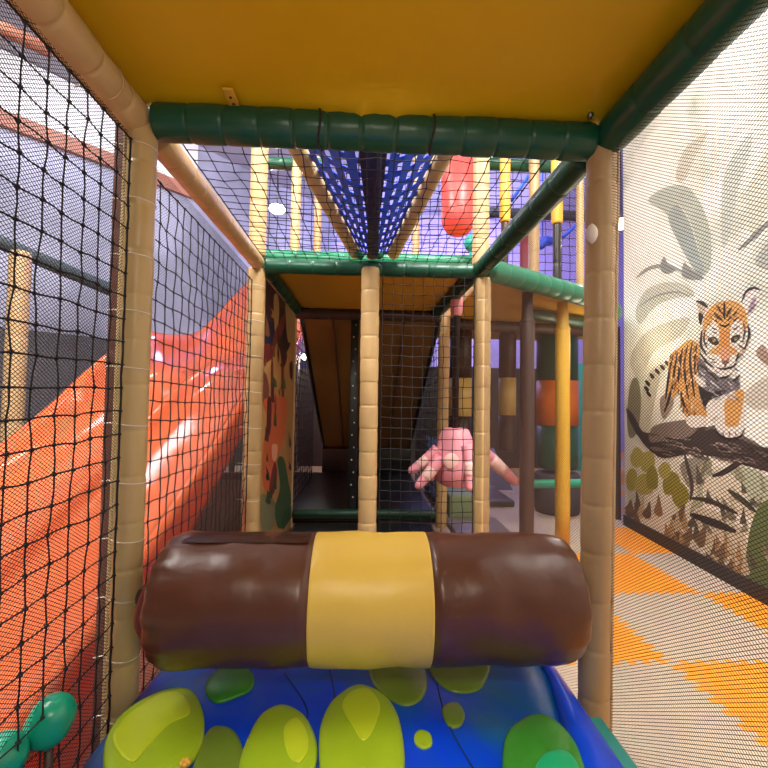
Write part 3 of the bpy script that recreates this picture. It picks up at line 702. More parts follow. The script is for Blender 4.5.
# ------------------------------------------------------------------ slide
def slide():
    t = thing('wave_slide', 'glossy orange double wave slide descending beyond the left nets', 'slide', (-1.25, 3.4, 0))
    K = [(.62, .12), (.9, .15), (1.2, .22), (1.5, .33), (1.9, .50), (2.4, .72), (2.9, .96), (3.5, 1.16), (4.0, 1.26), (4.6, 1.44), (5.2, 1.78), (5.8, 2.16), (6.6, 2.62)]
    def b(y):
        P = K
        for i in range(len(P)-1):
            if P[i][0] <= y <= P[i+1][0]:
                y0, z0 = P[i]; y1, z1 = P[i+1]
                m0 = (P[i+1][1]-P[max(i-1, 0)][1])/(P[i+1][0]-P[max(i-1, 0)][0]); m1 = (P[min(i+2, len(P)-1)][1]-P[i][1])/(P[min(i+2, len(P)-1)][0]-P[i][0])
                h = y1-y0; s = (y-y0)/h
                return (2*s**3-3*s*s+1)*z0+(s**3-2*s*s+s)*h*m0+(-2*s**3+3*s*s)*z1+(s**3-s*s)*h*m1
        return P[-1][1]
    # cross-section: x, rise above the bed
    S = [(-.735, -.20), (-.722, -.12), (-.715, -.02), (-.715, .09), (-.722, .125), (-.742, .14), (-.765, .125), (-.785, .08), (-.83, .03), (-.90, .005), (-1.0, .0), (-1.10, .01), (-1.165, .04), (-1.195, .085), (-1.22, .1), (-1.245, .085), (-1.275, .04), (-1.34, .01), (-1.44, .0), (-1.54, .015), (-1.61, .06), (-1.665, .17), (-1.70, .28), (-1.72, .345), (-1.745, .37), (-1.77, .355), (-1.785, .30), (-1.80, .1), (-1.80, -.15)]
    sm = crom([Vector((x, 0, z)) for x, z in S], 3)
    bm = bmesh.new(); rows = []; n = 120
    for i in range(n+1):
        y = .62+(6.6-.62)*i/n; z0 = b(y)
        E_ = [(.6, .06), (1.5, .07), (2.18, .12), (2.58, .175), (3., .27), (3.6, .345), (4.65, .235), (5.44, .19), (6.7, .16)]; hf = .2
        for (ya, za), (yb, zb) in zip(E_, E_[1:]):
            if ya <= y <= yb: hf = (za+(zb-za)*(y-ya)/(yb-ya))/.37
        sk = 1 if y < 1.3 else max(.45, 1-.55*(y-1.3)/.6)
        rows.append([bm.verts.new((p.x, y, max(.01, z0+p.z*(hf if p.x < -1.5 and p.z > 0 else (sk if p.x > -.74 and p.z < 0 else 1.0))))) for p in sm])
    for A_, B_ in zip(rows, rows[1:]):
        for k in range(len(sm)-1): bm.faces.new((A_[k], A_[k+1], B_[k+1], B_[k]))
    bmesh.ops.solidify(bm, geom=bm.faces[:], thickness=.008)
    finish('slide_bed', bm, ORANGE, t)
    for y in (1.9, 3.2, 4.6, 6.2):     # steel legs under the bed
        for x in (-.95, -1.55):
            bm = bmesh.new(); tube(bm, Vector((x, y, 0)), Vector((x, y, b(y)-.012)), .025, 12); finish('leg', bm, METAL, t)
slide()
for i, (px, py, y, lab) in enumerate(((50, 721, .90, 'turquoise rounded bolster at the slide foot, nearer the beige post'), (-2, 763, .82, 'turquoise rounded bolster at the slide foot, cut by the left picture edge'))):
    c = at(px, py, y); bm = bmesh.new(); a = Vector((.28, .25, .75)).normalized(); L_ = .008; r = .04
    pts, rr = [], []
    for k in range(9): s = -PI/2+PI/2*k/8; pts.append(c-a*L_+a*math.sin(s)*r); rr.append(max(.001, math.cos(s)*r))
    for k in range(1, 9): s = PI/2*k/8; pts.append(c+a*L_+a*math.sin(s)*r); rr.append(max(.001, math.cos(s)*r))
    t = thing('slide_bolster', lab, 'bolster', (c.x, c.y, c.z-.04), 'turquoise bolsters at the foot of the slide')
    sweep(bm, pts, rr, 22); finish('bolster_cover', bm, TURQ, t)
    bm = bmesh.new(); tube(bm, Vector((c.x, c.y, 0)), c-Vector((0, 0, r*.6)), .008, 10); finish('support', bm, DKBROWN, t)

# ------------------------------------------------------------------ jungle print panel (left of deepest bay)
def jungle():
    X = XL+.035
    t = thing('printed_panel', 'printed jungle panel in dark red, orange and green between the two left posts', 'panel', (X, 2.9, .08))
    bm = bmesh.new(); box(bm, (X-.012, Y2+.06, .0), (X-.001, Y3-.06, 1.66), .003); finish('panel_board', bm, mat('panel_sand', (176, 132, 76), .6, 0, 1, .1), t)
    A = bmesh.new(); ms = []
    def poly(pts, rgb, d):
        m = mat('print_%02x%02x%02x' % rgb, rgb, .55, 0, 1, .12, 20)
        if m not in ms: ms.append(m)
        P = crom([Vector((x, y, 0)) for x, y in pts], 5, True)
        vs = []
        for p in P:
            q = at(p.x, p.y, X+d, 0); q.y = min(max(q.y, Y2+.065), Y3-.065); q.z = min(max(q.z, .085), 1.655); vs.append(A.verts.new(q))
        f = A.faces.new(vs); f.material_index = ms.index(m)
    def q1(L_): return [(240+x/5.486, 260+y/5.486) for x, y in L_]
    def q2(L_): return [(240+x/5.486, 400+y/5.486) for x, y in L_]
    poly(q1([(130, 100), (180, 130), (250, 220), (285, 330), (280, 450), (240, 520), (190, 470), (140, 480), (128, 300)]), (44, 24, 26), .0004)
    poly(q1([(130, 330), (160, 290), (185, 340), (190, 420), (160, 470), (130, 440)]), (26, 34, 62), .0008)
    poly(q1([(185, 210), (205, 190), (215, 270), (205, 390), (190, 380)]), (164, 132, 84), .0008)
    poly(q1([(190, 400), (240, 300), (245, 350), (225, 420), (180, 500)]), (112, 44, 36), .001)
    poly(q1([(120, 480), (160, 460), (185, 520), (150, 560), (120, 560)]), (110, 36, 30), .001)
    poly(q1([(185, 500), (225, 480), (260, 520), (240, 590), (215, 570)]), (70, 28, 28), .001)
    poly(q1([(250, 230), (290, 290), (290, 420), (262, 440)]), (150, 128, 84), .0009)
    poly(q1([(120, 640), (140, 620), (160, 700), (150, 768), (118, 768)]), (122, 66, 56), .001)
    poly(q1([(172, 560), (182, 560), (186, 760), (170, 760)]), (112, 54, 30), .001)
    poly(q1([(228, 560), (240, 580), (242, 760), (230, 760)]), (120, 60, 34), .001)
    poly(q1([(272, 570), (288, 560), (288, 650), (276, 640)]), (60, 30, 24), .001)
    poly(q2([(130, 0), (250, -10), (252, 120), (240, 220), (205, 320), (180, 430), (150, 500), (125, 440), (130, 240), (160, 120)]), (196, 96, 52), .0012)
    poly(q2([(175, 250), (205, 250), (200, 320), (180, 330)]), (222, 160, 130), .0015)
    poly(q2([(150, 0), (172, 0), (170, 150), (152, 200)]), (92, 32, 30), .0016)
    poly(q2([(190, 340), (205, 400), (190, 500), (160, 540), (165, 440)]), (112, 40, 36), .0016)
    poly(q2([(205, 330), (240, 320), (265, 440), (280, 560), (250, 680), (210, 700), (190, 600), (220, 480)]), (58, 84, 48), .0012)
    poly(q2([(112, 540), (140, 520), (190, 560), (180, 700), (120, 720)]), (120, 118, 84), .0013)
    poly(q2([(230, 640), (290, 580), (290, 690), (240, 720)]), (40, 70, 44), .0017)
    rj = random.Random(11)
    for k in range(26):
        px = rj.uniform(262, 291); py = rj.uniform(300, 522); h = rj.uniform(6, 20); w = rj.uniform(.8, 2.4)
        poly([(px-w, py), (px-w*.5, py-h*.5), (px+rj.uniform(-3, 3), py-h), (px+w*.8, py-h*.4), (px+w, py+2)], rj.choice([(60, 30, 26), (128, 74, 40), (172, 130, 74), (92, 40, 30), (70, 78, 46)]) if py < 470 else rj.choice([(48, 66, 40), (76, 90, 54), (112, 92, 56), (40, 34, 26)]), .002+k*.00002)
    finish('jungle_print', A, ms, t, smooth=False)
jungle()

# ------------------------------------------------------------------ deepest bay: sloping tarpaulin, lacing strip, mats, tubes
def fs(u, v):
    x = -.53+1.13*u
    y = Y3+.1+2.2*v; z = 1.655-1.30*v+.02*math.sin(u*PI)*math.sin(v*PI)-.012*math.sin(u*23+v*3)*math.sin(v*PI)
    return Vector((x, y, z))
t = thing('sloping_tarpaulin', 'brown tarpaulin sloping down and away behind the middle post', 'tarpaulin', (0, 4.5, .3))
finish('tarpaulin_sheet', sheet(fs, 40, 30, (0, 0, .02)), TARP, t)
for u in (.23, .75):
    bm = bmesh.new(); P = [fs(u, v/12)-Vector((0, 0, .006)) for v in range(13)]; sweep(bm, P, [.009]*13, 6); finish('welded_seam', bm, mat('dark_brown_seam', (70, 42, 20), .5), t)
for s in (0, 1):
    bm = bmesh.new(); P = [fs(s, v/12)+Vector((0, 0, .01)) for v in range(13)]; sweep(bm, P, [.022]*13, 10); finish('edge_tube', bm, BLACK, t)
c = at(355, 325, Y3+.03); e = at(354, 497, Y3+.03)
t = thing('lacing_strip', 'black upright strip with a row of white lacing dots, left of the middle post', 'strip', (c.x, c.y, e.z))
bm = bmesh.new(); box(bm, (c.x-.032, c.y-.006, .08), (c.x+.032, c.y+.006, c.z+.04), .003); finish('strip_band', bm, BLACK, t)
for i in range(15):
    z = c.z-(c.z-e.z)*i/14; bm = bmesh.new(); bmesh.ops.create_uvsphere(bm, u_segments=10, v_segments=6, radius=.007, matrix=Matrix.Translation((c.x-.0+.008*(-1)**i, c.y-.008, z))); finish('lacing_dot', bm, TIE, t)
def slab(name, label, lo, hi, m, cat='mat', bev=.02):
    bm = bmesh.new(); box(bm, lo, hi, bev); return tag(finish(name, bm, m), label, cat)
slab('floor_mat', 'dark teal vinyl floor mat just behind the log roller', (XL+.06, 1.5, 0), (XR-.06, Y2-.07, .06), DTEAL)
slab('floor_mat', 'black vinyl floor mat between the second and third frames', (XL+.06, Y2+.08, 0), (XR-.08, Y3-.08, .05), BLACK)
slab('floor_mat', 'black vinyl floor mat under the sloping tarpaulin', (XL-.4, Y3+.08, 0), (XR-.01, 5.78, .05), BLACK)
pad_post('padded_beam', 'dark green padded floor tube across the foot of the third frame', 'beam', (XL+.04, Y3, .1), (XR-.04, Y3, .1), .036, DKGREEN, .3)
slab('partition_board', 'dark board closing the bay below the foot of the tarpaulin', (-.55, 5.80, 0), (.62, 5.86, .36), BLACK, 'board', .01)
# low netted box seen under the slide
c = at(226, 500, 2.75)
t = thing('net_guard', 'low grey guard screen under the slide, left of the jungle panel', 'guard', (c.x, c.y, 0))
bm = bmesh.new(); box(bm, (c.x-.2, c.y, .1), (c.x+.2, c.y+.01, .5), .002); finish('guard_screen', bm, mat('grey_green_screen', (98, 98, 80), .7, .3, 60), t)
bm = bmesh.new()
for lo, hi in (((-.22, -.02, 0), (.22, .02, .1)), ((-.22, -.02, .5), (.22, .02, .54)), ((-.24, -.02, 0), (-.2, .02, .54)), ((.2, -.02, 0), (.24, .02, .54))): box(bm, Vector(lo)+Vector((c.x, c.y, 0)), Vector(hi)+Vector((c.x, c.y, 0)), .004)
finish('guard_frame', bm, DKBROWN, t)

# ------------------------------------------------------------------ pink octopus swing
def octopus():
    Y = 2.85
    c = at(455, 470, Y); topc = at(455, 428, Y)
    t = thing('octopus_swing', 'pink vinyl octopus seat hanging from a dark rope behind the coarse net', 'swing toy', (c.x, Y, at(455, 487, Y).z))
    bm = bmesh.new(); zs = [(428, .5), (430, .62), (436, .74), (446, .84), (458, .95), (468, 1.0), (476, .95), (482, .8), (486, .5), (487, .15)]
    r = (at(473, 468, Y).x-at(435, 468, Y).x)/2*1.1; n = 28; rings = []
    for y, f in zs:
        z = at(455, y, Y).z
        rings.append([bm.verts.new((c.x+math.cos(2*PI*k/n)*r*f*(1+.04*math.cos(8*PI*k/n*1)), Y+math.sin(2*PI*k/n)*r*f*(1+.04*math.cos(8*PI*k/n)), z)) for k in range(n)])
    for A_, B_ in zip(rings, rings[1:]):
        for k in range(n): bm.faces.new((A_[k], A_[(k+1) % n], B_[(k+1) % n], B_[k]))
    bm.faces.new(rings[0]); bm.faces.new(rings[-1]); body = finish('octopus_body', bm, PINK, t)
    for px, py, rr in ((451, 461, .05),):     # pale spots
        p = at(px, py, Y-r*.9); bm = bmesh.new()
        bmesh.ops.create_uvsphere(bm, u_segments=16, v_segments=8, radius=1, matrix=Matrix.Translation((p.x, Y-r*.95, p.z)) @ Matrix.Diagonal((rr, .012, rr, 1))); o = finish('pale_spot', bm, PINKL, body)
    arms = [((438, 450, -.02), (425, 461, -.03), (411, 471, -.04), .046), ((440, 459, -.06), (430, 472, -.10), (418, 486, -.13), .046), ((467, 446, -.10), (470, 466, -.14), (469, 488, -.16), .046), ((470, 444, -.02), (494, 462, 0), (514, 481, .02), .056), ((462, 452, .1), (472, 466, .17), (484, 478, .24), .05), ((445, 452, .1), (436, 466, .16), (430, 478, .22), .05)]
    for a, b, d, rr in arms:
        bm = bmesh.new(); P = crom([at(p[0], p[1], Y+p[2]) for p in (a, b, d)], 7); m = len(P)
        rd = [rr*(1-.45*i/(m-1)) for i in range(m)]
        tip = P[-1]+(P[-1]-P[-2]).normalized()*.018
        sweep(bm, P+[tip], rd+[rd[-1]*.45], 16); o = finish('octopus_arm', bm, PINK, t)
        bm = bmesh.new(); k = m//2
        sweep(bm, P[k-1:k+4], [rd[j]*1.03 for j in range(k-1, k+4)][:len(P[k-1:k+4])], 16); finish('pale_band', bm, PINKL, o)
    zt = at(458, 306, Y).z
    bm = bmesh.new(); sweep(bm, [topc-Vector((0, 0, .02)), Vector((c.x, Y, zt+.05)), Vector((c.x+.01, Y, 1.742))], [.022, .024, .02], 12); o = finish('rope', bm, ROPE, t); o['label'] = 'dark rope from the octopus up to the beam'
    bm = bmesh.new(); sweep(bm, [Vector((c.x, Y, zt+q)) for q in (-.07, -.055, -.02, .03, .06, .07)], [.02, .036, .042, .042, .034, .02], 18); o = finish('rope_bobbin', bm, PINK, t); o['label'] = 'pink bobbin near the top of the rope'
octopus()

# ------------------------------------------------------------------ hanging punch bags and the deeper right-hand area
def bag(name, label, px, Y, y0, y1, b0, b1, w, m, mb, group=None, top=None, dome=.25):
    a, e = at(px, y0, Y), at(px, y1, Y); r = w/2*Y/F
    t = thing(name, label, 'punch bag', (e.x, Y, e.z), group)
    h0, h1 = at(px, b0, Y).z, at(px, b1, Y).z
    def part(z0, z1, mm, nm, d0, d1, lab=None, k=1.0):
        bm = bmesh.new(); P = []; Rr = []
        if d0:
            for i in range(6): s = PI/2*i/5; P.append(Vector((e.x, Y, z0+r*dome*2*(1-math.sin(s))*1))); Rr.append(max(.003, r*math.cos(s)*k))
            P = P[::-1]; Rr = Rr[::-1]
            P = [Vector((e.x, Y, z0+r*dome*2*(1-math.cos(PI/2*i/5)))) for i in range(6)]; Rr = [max(.004, r*k*math.sin(PI/2*i/5)) for i in range(6)]
        else: P.append(Vector((e.x, Y, z0))); Rr.append(r*k)
        P.append(Vector((e.x, Y, z1-(.03 if d1 else 0)))); Rr.append(r*k)
        if d1: P.append(Vector((e.x, Y, z1))); Rr.append(r*.8)
        sweep(bm, P, Rr, 26); o = finish(nm, bm, mm, t)
        if lab: o['label'] = lab
    part(h0, a.z, m, 'bag_top', False, True); part(h1, h0, mb, 'band', False, False, k=1.02); part(e.z, h1, m, 'bag_bottom', True, False)
    bm = bmesh.new(); tube(bm, Vector((e.x, Y, a.z-.01)), Vector((e.x, Y, top or 1.74)), .012, 10); finish('hanger', bm, METAL, t)
    return t
bag('punch_bag', 'slim dark brown punch bag with a cream band, hanging behind the octopus', 460, 4.0, 329, 440, 378, 416, 22, DKBROWN, BANDC, 'hanging brown punch bags', 1.684)
bag('punch_bag', 'slim brown punch bag with a cream band, hanging left of the dark square post', 507, 4.0, 332, 452, 378, 415, 17, DKBROWN, BANDC, 'hanging brown punch bags', 1.684)
t = bag('punch_bag', 'fat green roller bag with an orange band behind the yellow post', 557, 4.0, 330, 470, 381, 425, 40, GREEN, ORANGE2, None, 1.684, .1)
c = at(557, 472, 4.0); bm = bmesh.new(); sweep(bm, [Vector((c.x, 4.0, 0)), Vector((c.x, 4.0, .03)), Vector((c.x, 4.0, c.z-.02)), Vector((c.x, 4.0, c.z))], [.19, .2, .2, .18], 26); tag(finish('bag_plinth', bm, DGREY), 'grey round plinth under the fat green roller bag', 'plinth')
a, b = at(528, 484, 3.6), at(600, 483, 3.6)
pad_post('padded_tube', 'turquoise green low tube in front of the fat green roller bag', 'tube', a, b, .036, TURQ, .3)
a, b = at(534, 337, 4.3), at(600, 335, 4.3)
t = pad_post('padded_tube', 'yellow tube high up behind the fat green roller bag', 'tube', a, b, .038, YEL2, .3)
for q in (a, b):
    bm = bmesh.new(); tube(bm, q, Vector((q.x, q.y, 1.684)), .01); finish('hanger', bm, METAL, t)
bm = bmesh.new(); box(bm, (-3.0, 6.6, 0), (-.7, 6.66, 1.45)); box(bm, (-.7, 6.6, 0), (3.6, 6.66, 1.52)); struct(finish('shade_backing', bm, mat('shade_backing_dark', (52, 44, 42), .7, .2, 10, .15, 3), smooth=False))  # added dark backing, stands in for the dimness of the far background
slab('display_board', 'bright turquoise board far behind the yellow post', (at(572, 370, 6.4).x, 6.4, .0), (at(592, 370, 6.4).x, 6.44, 1.6), mat('turquoise_board', (60, 190, 180), .5, 0, 1, .3, 9), 'board', .01)
slab('deck_panel', 'narrow upper deck beyond the third frame, above the tarpaulin', (XL+.04, Y3+.06, 1.70), (XR-.02, 4.7, 1.755), DKBROWN, 'deck', .01)
slab('foam_block', 'pale grey-green foam block below the pink octopus', (at(446, 503, 3.9).x, 3.75, 0), (at(472, 503, 3.9).x, 4.1, .19), mat('grey_green_foam', (128, 140, 104), .7), 'block')
slab('floor_mat', 'dark teal mat beyond the octopus and the slim punch bag', (.68, 4.15, 0), (1.45, 4.9, .06), DTEAL)
slab('floor_mat', 'grey-brown floor mat between the dark post and the foam block', (.68, 2.74, 0), (1.12, 3.7, .03), mat('grey_brown_vinyl', (112, 98, 90), .5, .2, 10, .1))
# sloped teal wedge
bm = bmesh.new(); vs = [bm.verts.new(v) for v in ((.80, 4.95, 0), (1.7, 4.95, 0), (1.7, 5.7, 0), (.80, 5.7, 0), (.80, 5.7, .55), (1.7, 5.7, .4))]
for q in ((0, 1, 2, 3), (0, 1, 5, 4), (3, 2, 5, 4)): bm.faces.new([vs[i] for i in q])
bm.faces.new((vs[0], vs[3], vs[4])); bm.faces.new((vs[1], vs[2], vs[5]))
tag(finish('foam_wedge', bm, DTEAL, smooth=False), 'dark teal foam wedge far behind the pink octopus', 'wedge')

# ------------------------------------------------------------------ curved upper platform and its posts
rim = crom([(XR+.045, Y2-.02, ZB+.0), (1.06, 2.58, ZB), (1.55, 2.92, ZB), (1.95, 3.35, ZB), (2.08, 3.9, ZB), (2.06, 4.7, ZB)], 8)
t = thing('curved_platform', 'curved upper platform with a green padded rim and ochre underside, on the right', 'platform', (1.3, 3.5, 1.66))
bm = bmesh.new(); padded(bm, rim, .062, .12, 24, .08); finish('green_rim', bm, MIDGREEN, t)
bm = bmesh.new(); bot = [bm.verts.new((p.x, p.y+.02, 1.685)) for p in rim]+[bm.verts.new((XR+.06, 4.7, 1.685))]; topv = [bm.verts.new((v.co.x, v.co.y, 1.75)) for v in bot]
bm.faces.new(bot); bm.faces.new(topv); n = len(bot)
for k in range(n): bm.faces.new((bot[k], bot[(k+1) % n], topv[(k+1) % n], topv[k]))
finish('underside', bm, mat('ochre_vinyl', (200, 152, 40)), t, smooth=False)
pad_post('padded_beam', 'dark brown beam under the curved platform, behind its posts', 'beam', (.7, 3.55, 1.635), (2.0, 3.75, 1.635), .045, DKBROWN, .2)
pad_post('padded_beam', 'green slanting beam under the curved platform, beside the dark post', 'beam', (1.16, 3.05, 1.63), (1.75, 3.35, 1.63), .04, DKGREEN, .2)
def sq_post(label, px0, py0, px1, py1, Y, w, m):
    a = at(px1, py1, Y); x = at((px0+px1)/2, (py0+py1)/2, Y).x; z1 = 1.683
    t = thing('platform_post', label, 'post', (x, Y, 0))
    bm = bmesh.new(); P = []; Rr = []
    for z, k in ((0, 1), (.3, 1), (.31, 1.02), (.9, 1), (1.2, 1.0), (1.46, 1.02), (1.5, .98), (1.53, .82), (1.6, .8), (z1, .74)): P.append(Vector((x, Y, z))); Rr.append(w*k)
    sweep(bm, P, Rr, 20, squash=.9); finish('post_sleeve', bm, m, t)
    bm = bmesh.new(); collar(bm, Vector((x, Y, 1.5)), (0, 0, 1), w*.96, .006); finish('sleeve_tie', bm, m, t)
sq_post('dark brown post under the curved platform, between octopus and yellow post', 527, 285, 527, 528, 2.66, .047, DKBROWN)
sq_post('yellow post under the curved platform, left of the thick tan post', 563, 295, 562, 540, 2.9, .052, YEL2)
pad_post('padded_post', 'dark brown slim post by the end of the mural wall', 'post', at(617, 500, 3.7)*Vector((1, 1, 0)) if False else (at(617, 420, 3.75).x, 3.75, 0), (at(617, 420, 3.75).x, 3.75, 1.68), .028, DKBROWN, .3)

# upper-level posts
def up_post(label, px, y1, Y, r, m, z0=1.76, z1=3.4, m2=None, ysplit=None):
    x = at(px, y1, Y).x
    t = thing('upper_post', label, 'post', (x, Y, z0))
    if m2:
        zs = at(px, ysplit, Y).z
        bm = bmesh.new(); padded(bm, [(x, Y, z0), (x, Y, zs)], r*.72, .3); finish('lower_sleeve', bm, m2, t)
        bm = bmesh.new(); padded(bm, [(x, Y, zs), (x, Y, z1)], r, .3); finish('upper_sleeve', bm, m, t)
    else:
        bm = bmesh.new(); padded(bm, [(x, Y, z0), (x, Y, z1)], r, .22); finish('post_sleeve', bm, m, t)
up_post('pale yellow upper post, second upright from the left above the green tube', 296, 200, 3.6, .04, BEIGE)
up_post('thin tan upper post left of the blue trough', 318, 210, 4.2, .036, BEIGE2)
up_post('yellow upper post with brown foot, right of the tan upper post', 505, 190, 3.3, .04, YEL2, m2=DKBROWN, ysplit=222)
up_post('tan upper post between the two yellow-topped ones', 534, 190, 3.5, .043, TAN)
up_post('yellow upper post with dark mesh foot, near the thick tan post', 557, 190, 3.3, .044, YEL2, m2=BLACK, ysplit=224)
up_post('thin ochre upper post closest to the thick tan post', 580, 220, 3.5, .03, BEIGE)
up_post('thin tan upper post half hidden right of the blue trough', 416, 225, 4.2, .036, BEIGE2)
pad_post('padded_beam', 'green upper beam seen at top left through the overhead net', 'beam', at(255, 163, 3.62), at(330, 165, 3.62), .05, GREEN, .2)
pad_post('padded_beam', 'green upper beam seen at top right behind the yellow upper posts', 'beam', at(478, 163, 3.62), at(572, 168, 3.62), .05, GREEN, .2)
pad_post('padded_beam', 'grey-blue upper rail halfway up behind the yellow upper posts', 'beam', at(478, 212, 5.0), at(600, 217, 5.0), .06, mat('slate_vinyl', (52, 56, 84), .5), .4)
for k, (p, q, lab) in enumerate((((512, 200), (530, 174), 'upper blue webbing strap with white dashes, beside the tan upper post'), ((562, 238), (578, 224), 'lower blue webbing strap with white dashes, near the thick tan post'))):
    a, b = at(*p, 4.6), at(*q, 4.6); t = thing('webbing_strap', lab, 'strap', a)
    bm = bmesh.new(); sweep(bm, [a, b], [.045, .045], 12, squash=.4); finish('strap_band', bm, STRAP, t); bm = bmesh.new(); tube(bm, b, Vector((b.x, b.y, 4.9)), .006, 6); finish('hanging_cord', bm, BLACK, t)
    for j in range(5):
        c = a.lerp(b, (j+.5)/5); d = (b-a).normalized(); bm = bmesh.new(); sweep(bm, [c-d*.02+Vector((0, -.024, 0)), c+d*.02+Vector((0, -.024, 0))], [.01, .01], 8); finish('stitch_dash', bm, WHITEP, t)
a = at(545, 243, 4.4); bm = bmesh.new(); P = crom([at(540, 248, 4.4), at(545, 241, 4.4), at(553, 242, 4.4)], 5); sweep(bm, P, [.03+.02*math.sin(PI*i/(len(P)-1)) for i in range(len(P))], 12); tube(bm, P[3], Vector((P[3].x, P[3].y, 4.9)), .006, 6); tag(finish('blue_buoy', bm, BLUE2), 'small blue buoy shape on the upper level beside the thin dark foot', 'toy')
c = at(526, 245, 4.0); bm = bmesh.new(); sweep(bm, [Vector((c.x, 4.0, 1.76)), Vector((c.x, 4.0, 1.8)), Vector((c.x, 4.0, c.z+.1)), Vector((c.x, 4.0, c.z+.13))], [.05, .06, .055, .02], 16); tag(finish('maroon_roller', bm, mat('maroon_vinyl', (120, 20, 50), .45)), 'short maroon upright roller on the upper level', 'roller')
c = at(473, 243, 3.5); bm = bmesh.new(); bmesh.ops.create_uvsphere(bm, u_segments=20, v_segments=12, radius=.075, matrix=Matrix.Translation((c.x, 3.5, c.z))); tube(bm, Vector((c.x, 3.5, 1.752)), Vector((c.x, 3.5, c.z-.06)), .03); tag(finish('teal_ball', bm, TEAL), 'teal ball on the upper level under the red punch bag', 'ball')
# red punch bag upstairs
def redbag():
    Y = 3.0; a, e = at(458, 158, Y), at(458, 236, Y); r = 17.5*Y/F
    t = thing('punch_bag', 'red punch bag with an orange top hanging on the upper level', 'punch bag', (e.x, Y, e.z))
    bm = bmesh.new(); P, Rr = [], []
    for i in range(8): s = PI/2*i/7; P.append(Vector((e.x, Y, e.z+.14*(1-math.cos(s))))); Rr.append(max(.003, r*math.sin(s)**.8))
    P.append(Vector((e.x, Y, a.z-.02))); Rr.append(r); sweep(bm, P, Rr, 28); finish('bag_body', bm, REDV, t)
    bm = bmesh.new(); sweep(bm, [Vector((e.x, Y, a.z-.03)), Vector((e.x, Y, a.z+.07)), Vector((e.x, Y, a.z+.1))], [r*1.02, r*1.02, r*.6], 28); o = finish('bag_cap', bm, ORANGE2, t); o['label'] = 'orange cap'
    bm = bmesh.new(); tube(bm, Vector((e.x, Y, a.z+.08)), Vector((e.x, Y, 3.4)), .012, 10); finish('hanger', bm, METAL, t)
redbag()

# upper roof rails that carry the posts and bags
pad_post('padded_beam', 'green roof beam high over the upper level, out above the red bag', 'beam', (XL-.1, 3.0, 3.45), (2.1, 3.0, 3.45), .05, GREEN, .3)

# ------------------------------------------------------------------ blue webbing trough
def trough():
    t = thing('webbing_trough', 'blue woven webbing trough narrowing down to the green beam', 'net bridge', (.02, Y2, ZB+.06))
    yf, yn = Y2+.02, 1.30
    s0, s1 = Vector((.03, yf, ZB+.06)), Vector((.014, yn, ZB+.075))
    def tp(px, py, Y): return at(px, py, Y)
    for sd, (pf, pn) in enumerate((((356, 254), (296, 146)), ((393, 254), (443, 157)))):
        a, b = tp(*pf, yf+.02), tp(*pn, 1.62)
        b2 = b+(b-a)*.35
        sgn = -1 if sd == 0 else 1
        bm = bmesh.new(); padded(bm, [a, b2], .034, .14, 18); o = finish('side_tube', bm, BEIGE, t)
        def P(u, v): # u seam->tube, v far->near
            p0 = s0.lerp(s1, v); p1 = a.lerp(b2, v)+Vector((-sgn*.03, 0, -.005)); q = p0.lerp(p1, u)
            q.z -= .05*v*math.sin(PI*u)*.6
            return q
        # lengthwise straps
        nS = 5
        for k in range(nS):
            u0 = k/nS+.0; u1 = (k+.64)/nS if k else (k+.8)/nS
            bm = bmesh.new(); n = 26; rows = []
            for i in range(n+1):
                v = i/n; rows.append((P(u0, v), P(u1, v)))
            A_ = [[bm.verts.new(p) for p in rw] for rw in rows]; B_ = [[bm.verts.new(p+Vector((0, 0, .003))) for p in rw] for rw in rows]
            for i in range(n):
                bm.faces.new((A_[i][0], A_[i+1][0], A_[i+1][1], A_[i][1])); bm.faces.new((B_[i][0], B_[i][1], B_[i+1][1], B_[i+1][0]))
                for j in (0, 1): bm.faces.new((A_[i][j], A_[i+1][j], B_[i+1][j], B_[i][j]))
            bm.faces.new((A_[0][0], A_[0][1], B_[0][1], B_[0][0])); bm.faces.new((A_[n][0], A_[n][1], B_[n][1], B_[n][0]))
            finish('lengthwise_strap', bm, STRAP if k else STRAPD, t, smooth=False)
        # cross straps
        nC = 12
        for k in range(nC):
            v0 = (k+.1)/nC; v1 = (k+.54)/nC; bm = bmesh.new(); n = 8
            A_ = [[bm.verts.new(P(i/n, v)+Vector((0, 0, .004))) for v in (v0, v1)] for i in range(n+1)]; B_ = [[bm.verts.new(P(i/n, v)+Vector((0, 0, .007))) for v in (v0, v1)] for i in range(n+1)]
            for i in range(n):
                bm.faces.new((A_[i][0], A_[i+1][0], A_[i+1][1], A_[i][1])); bm.faces.new((B_[i][0], B_[i][1], B_[i+1][1], B_[i+1][0]))
                for j in (0, 1): bm.faces.new((A_[i][j], A_[i+1][j], B_[i+1][j], B_[i][j]))
            finish('cross_strap', bm, STRAP, t, smooth=False)
    bm = bmesh.new(); sweep(bm, [s0, s0.lerp(s1, .5), s1], [.03, .026, .026], 12, squash=.35); o = finish('centre_seam', bm, STRAPD, t); o['label'] = 'navy seam down the middle of the trough'
    for px, py in ((350, 243), (351, 252)):
        c = at(px, py, Y2-.03); bm = bmesh.new(); bmesh.ops.create_icosphere(bm, subdivisions=2, radius=.018, matrix=Matrix.Translation(c)); finish('rope_knot', bm, TIE, t)
    for px in (360, 379):
        c = at(px, 255, Y2-.02); bm = bmesh.new(); bmesh.ops.create_icosphere(bm, subdivisions=2, radius=.024, matrix=Matrix.Translation(c)); finish('end_pad', bm, MIDGREEN, t)
trough()

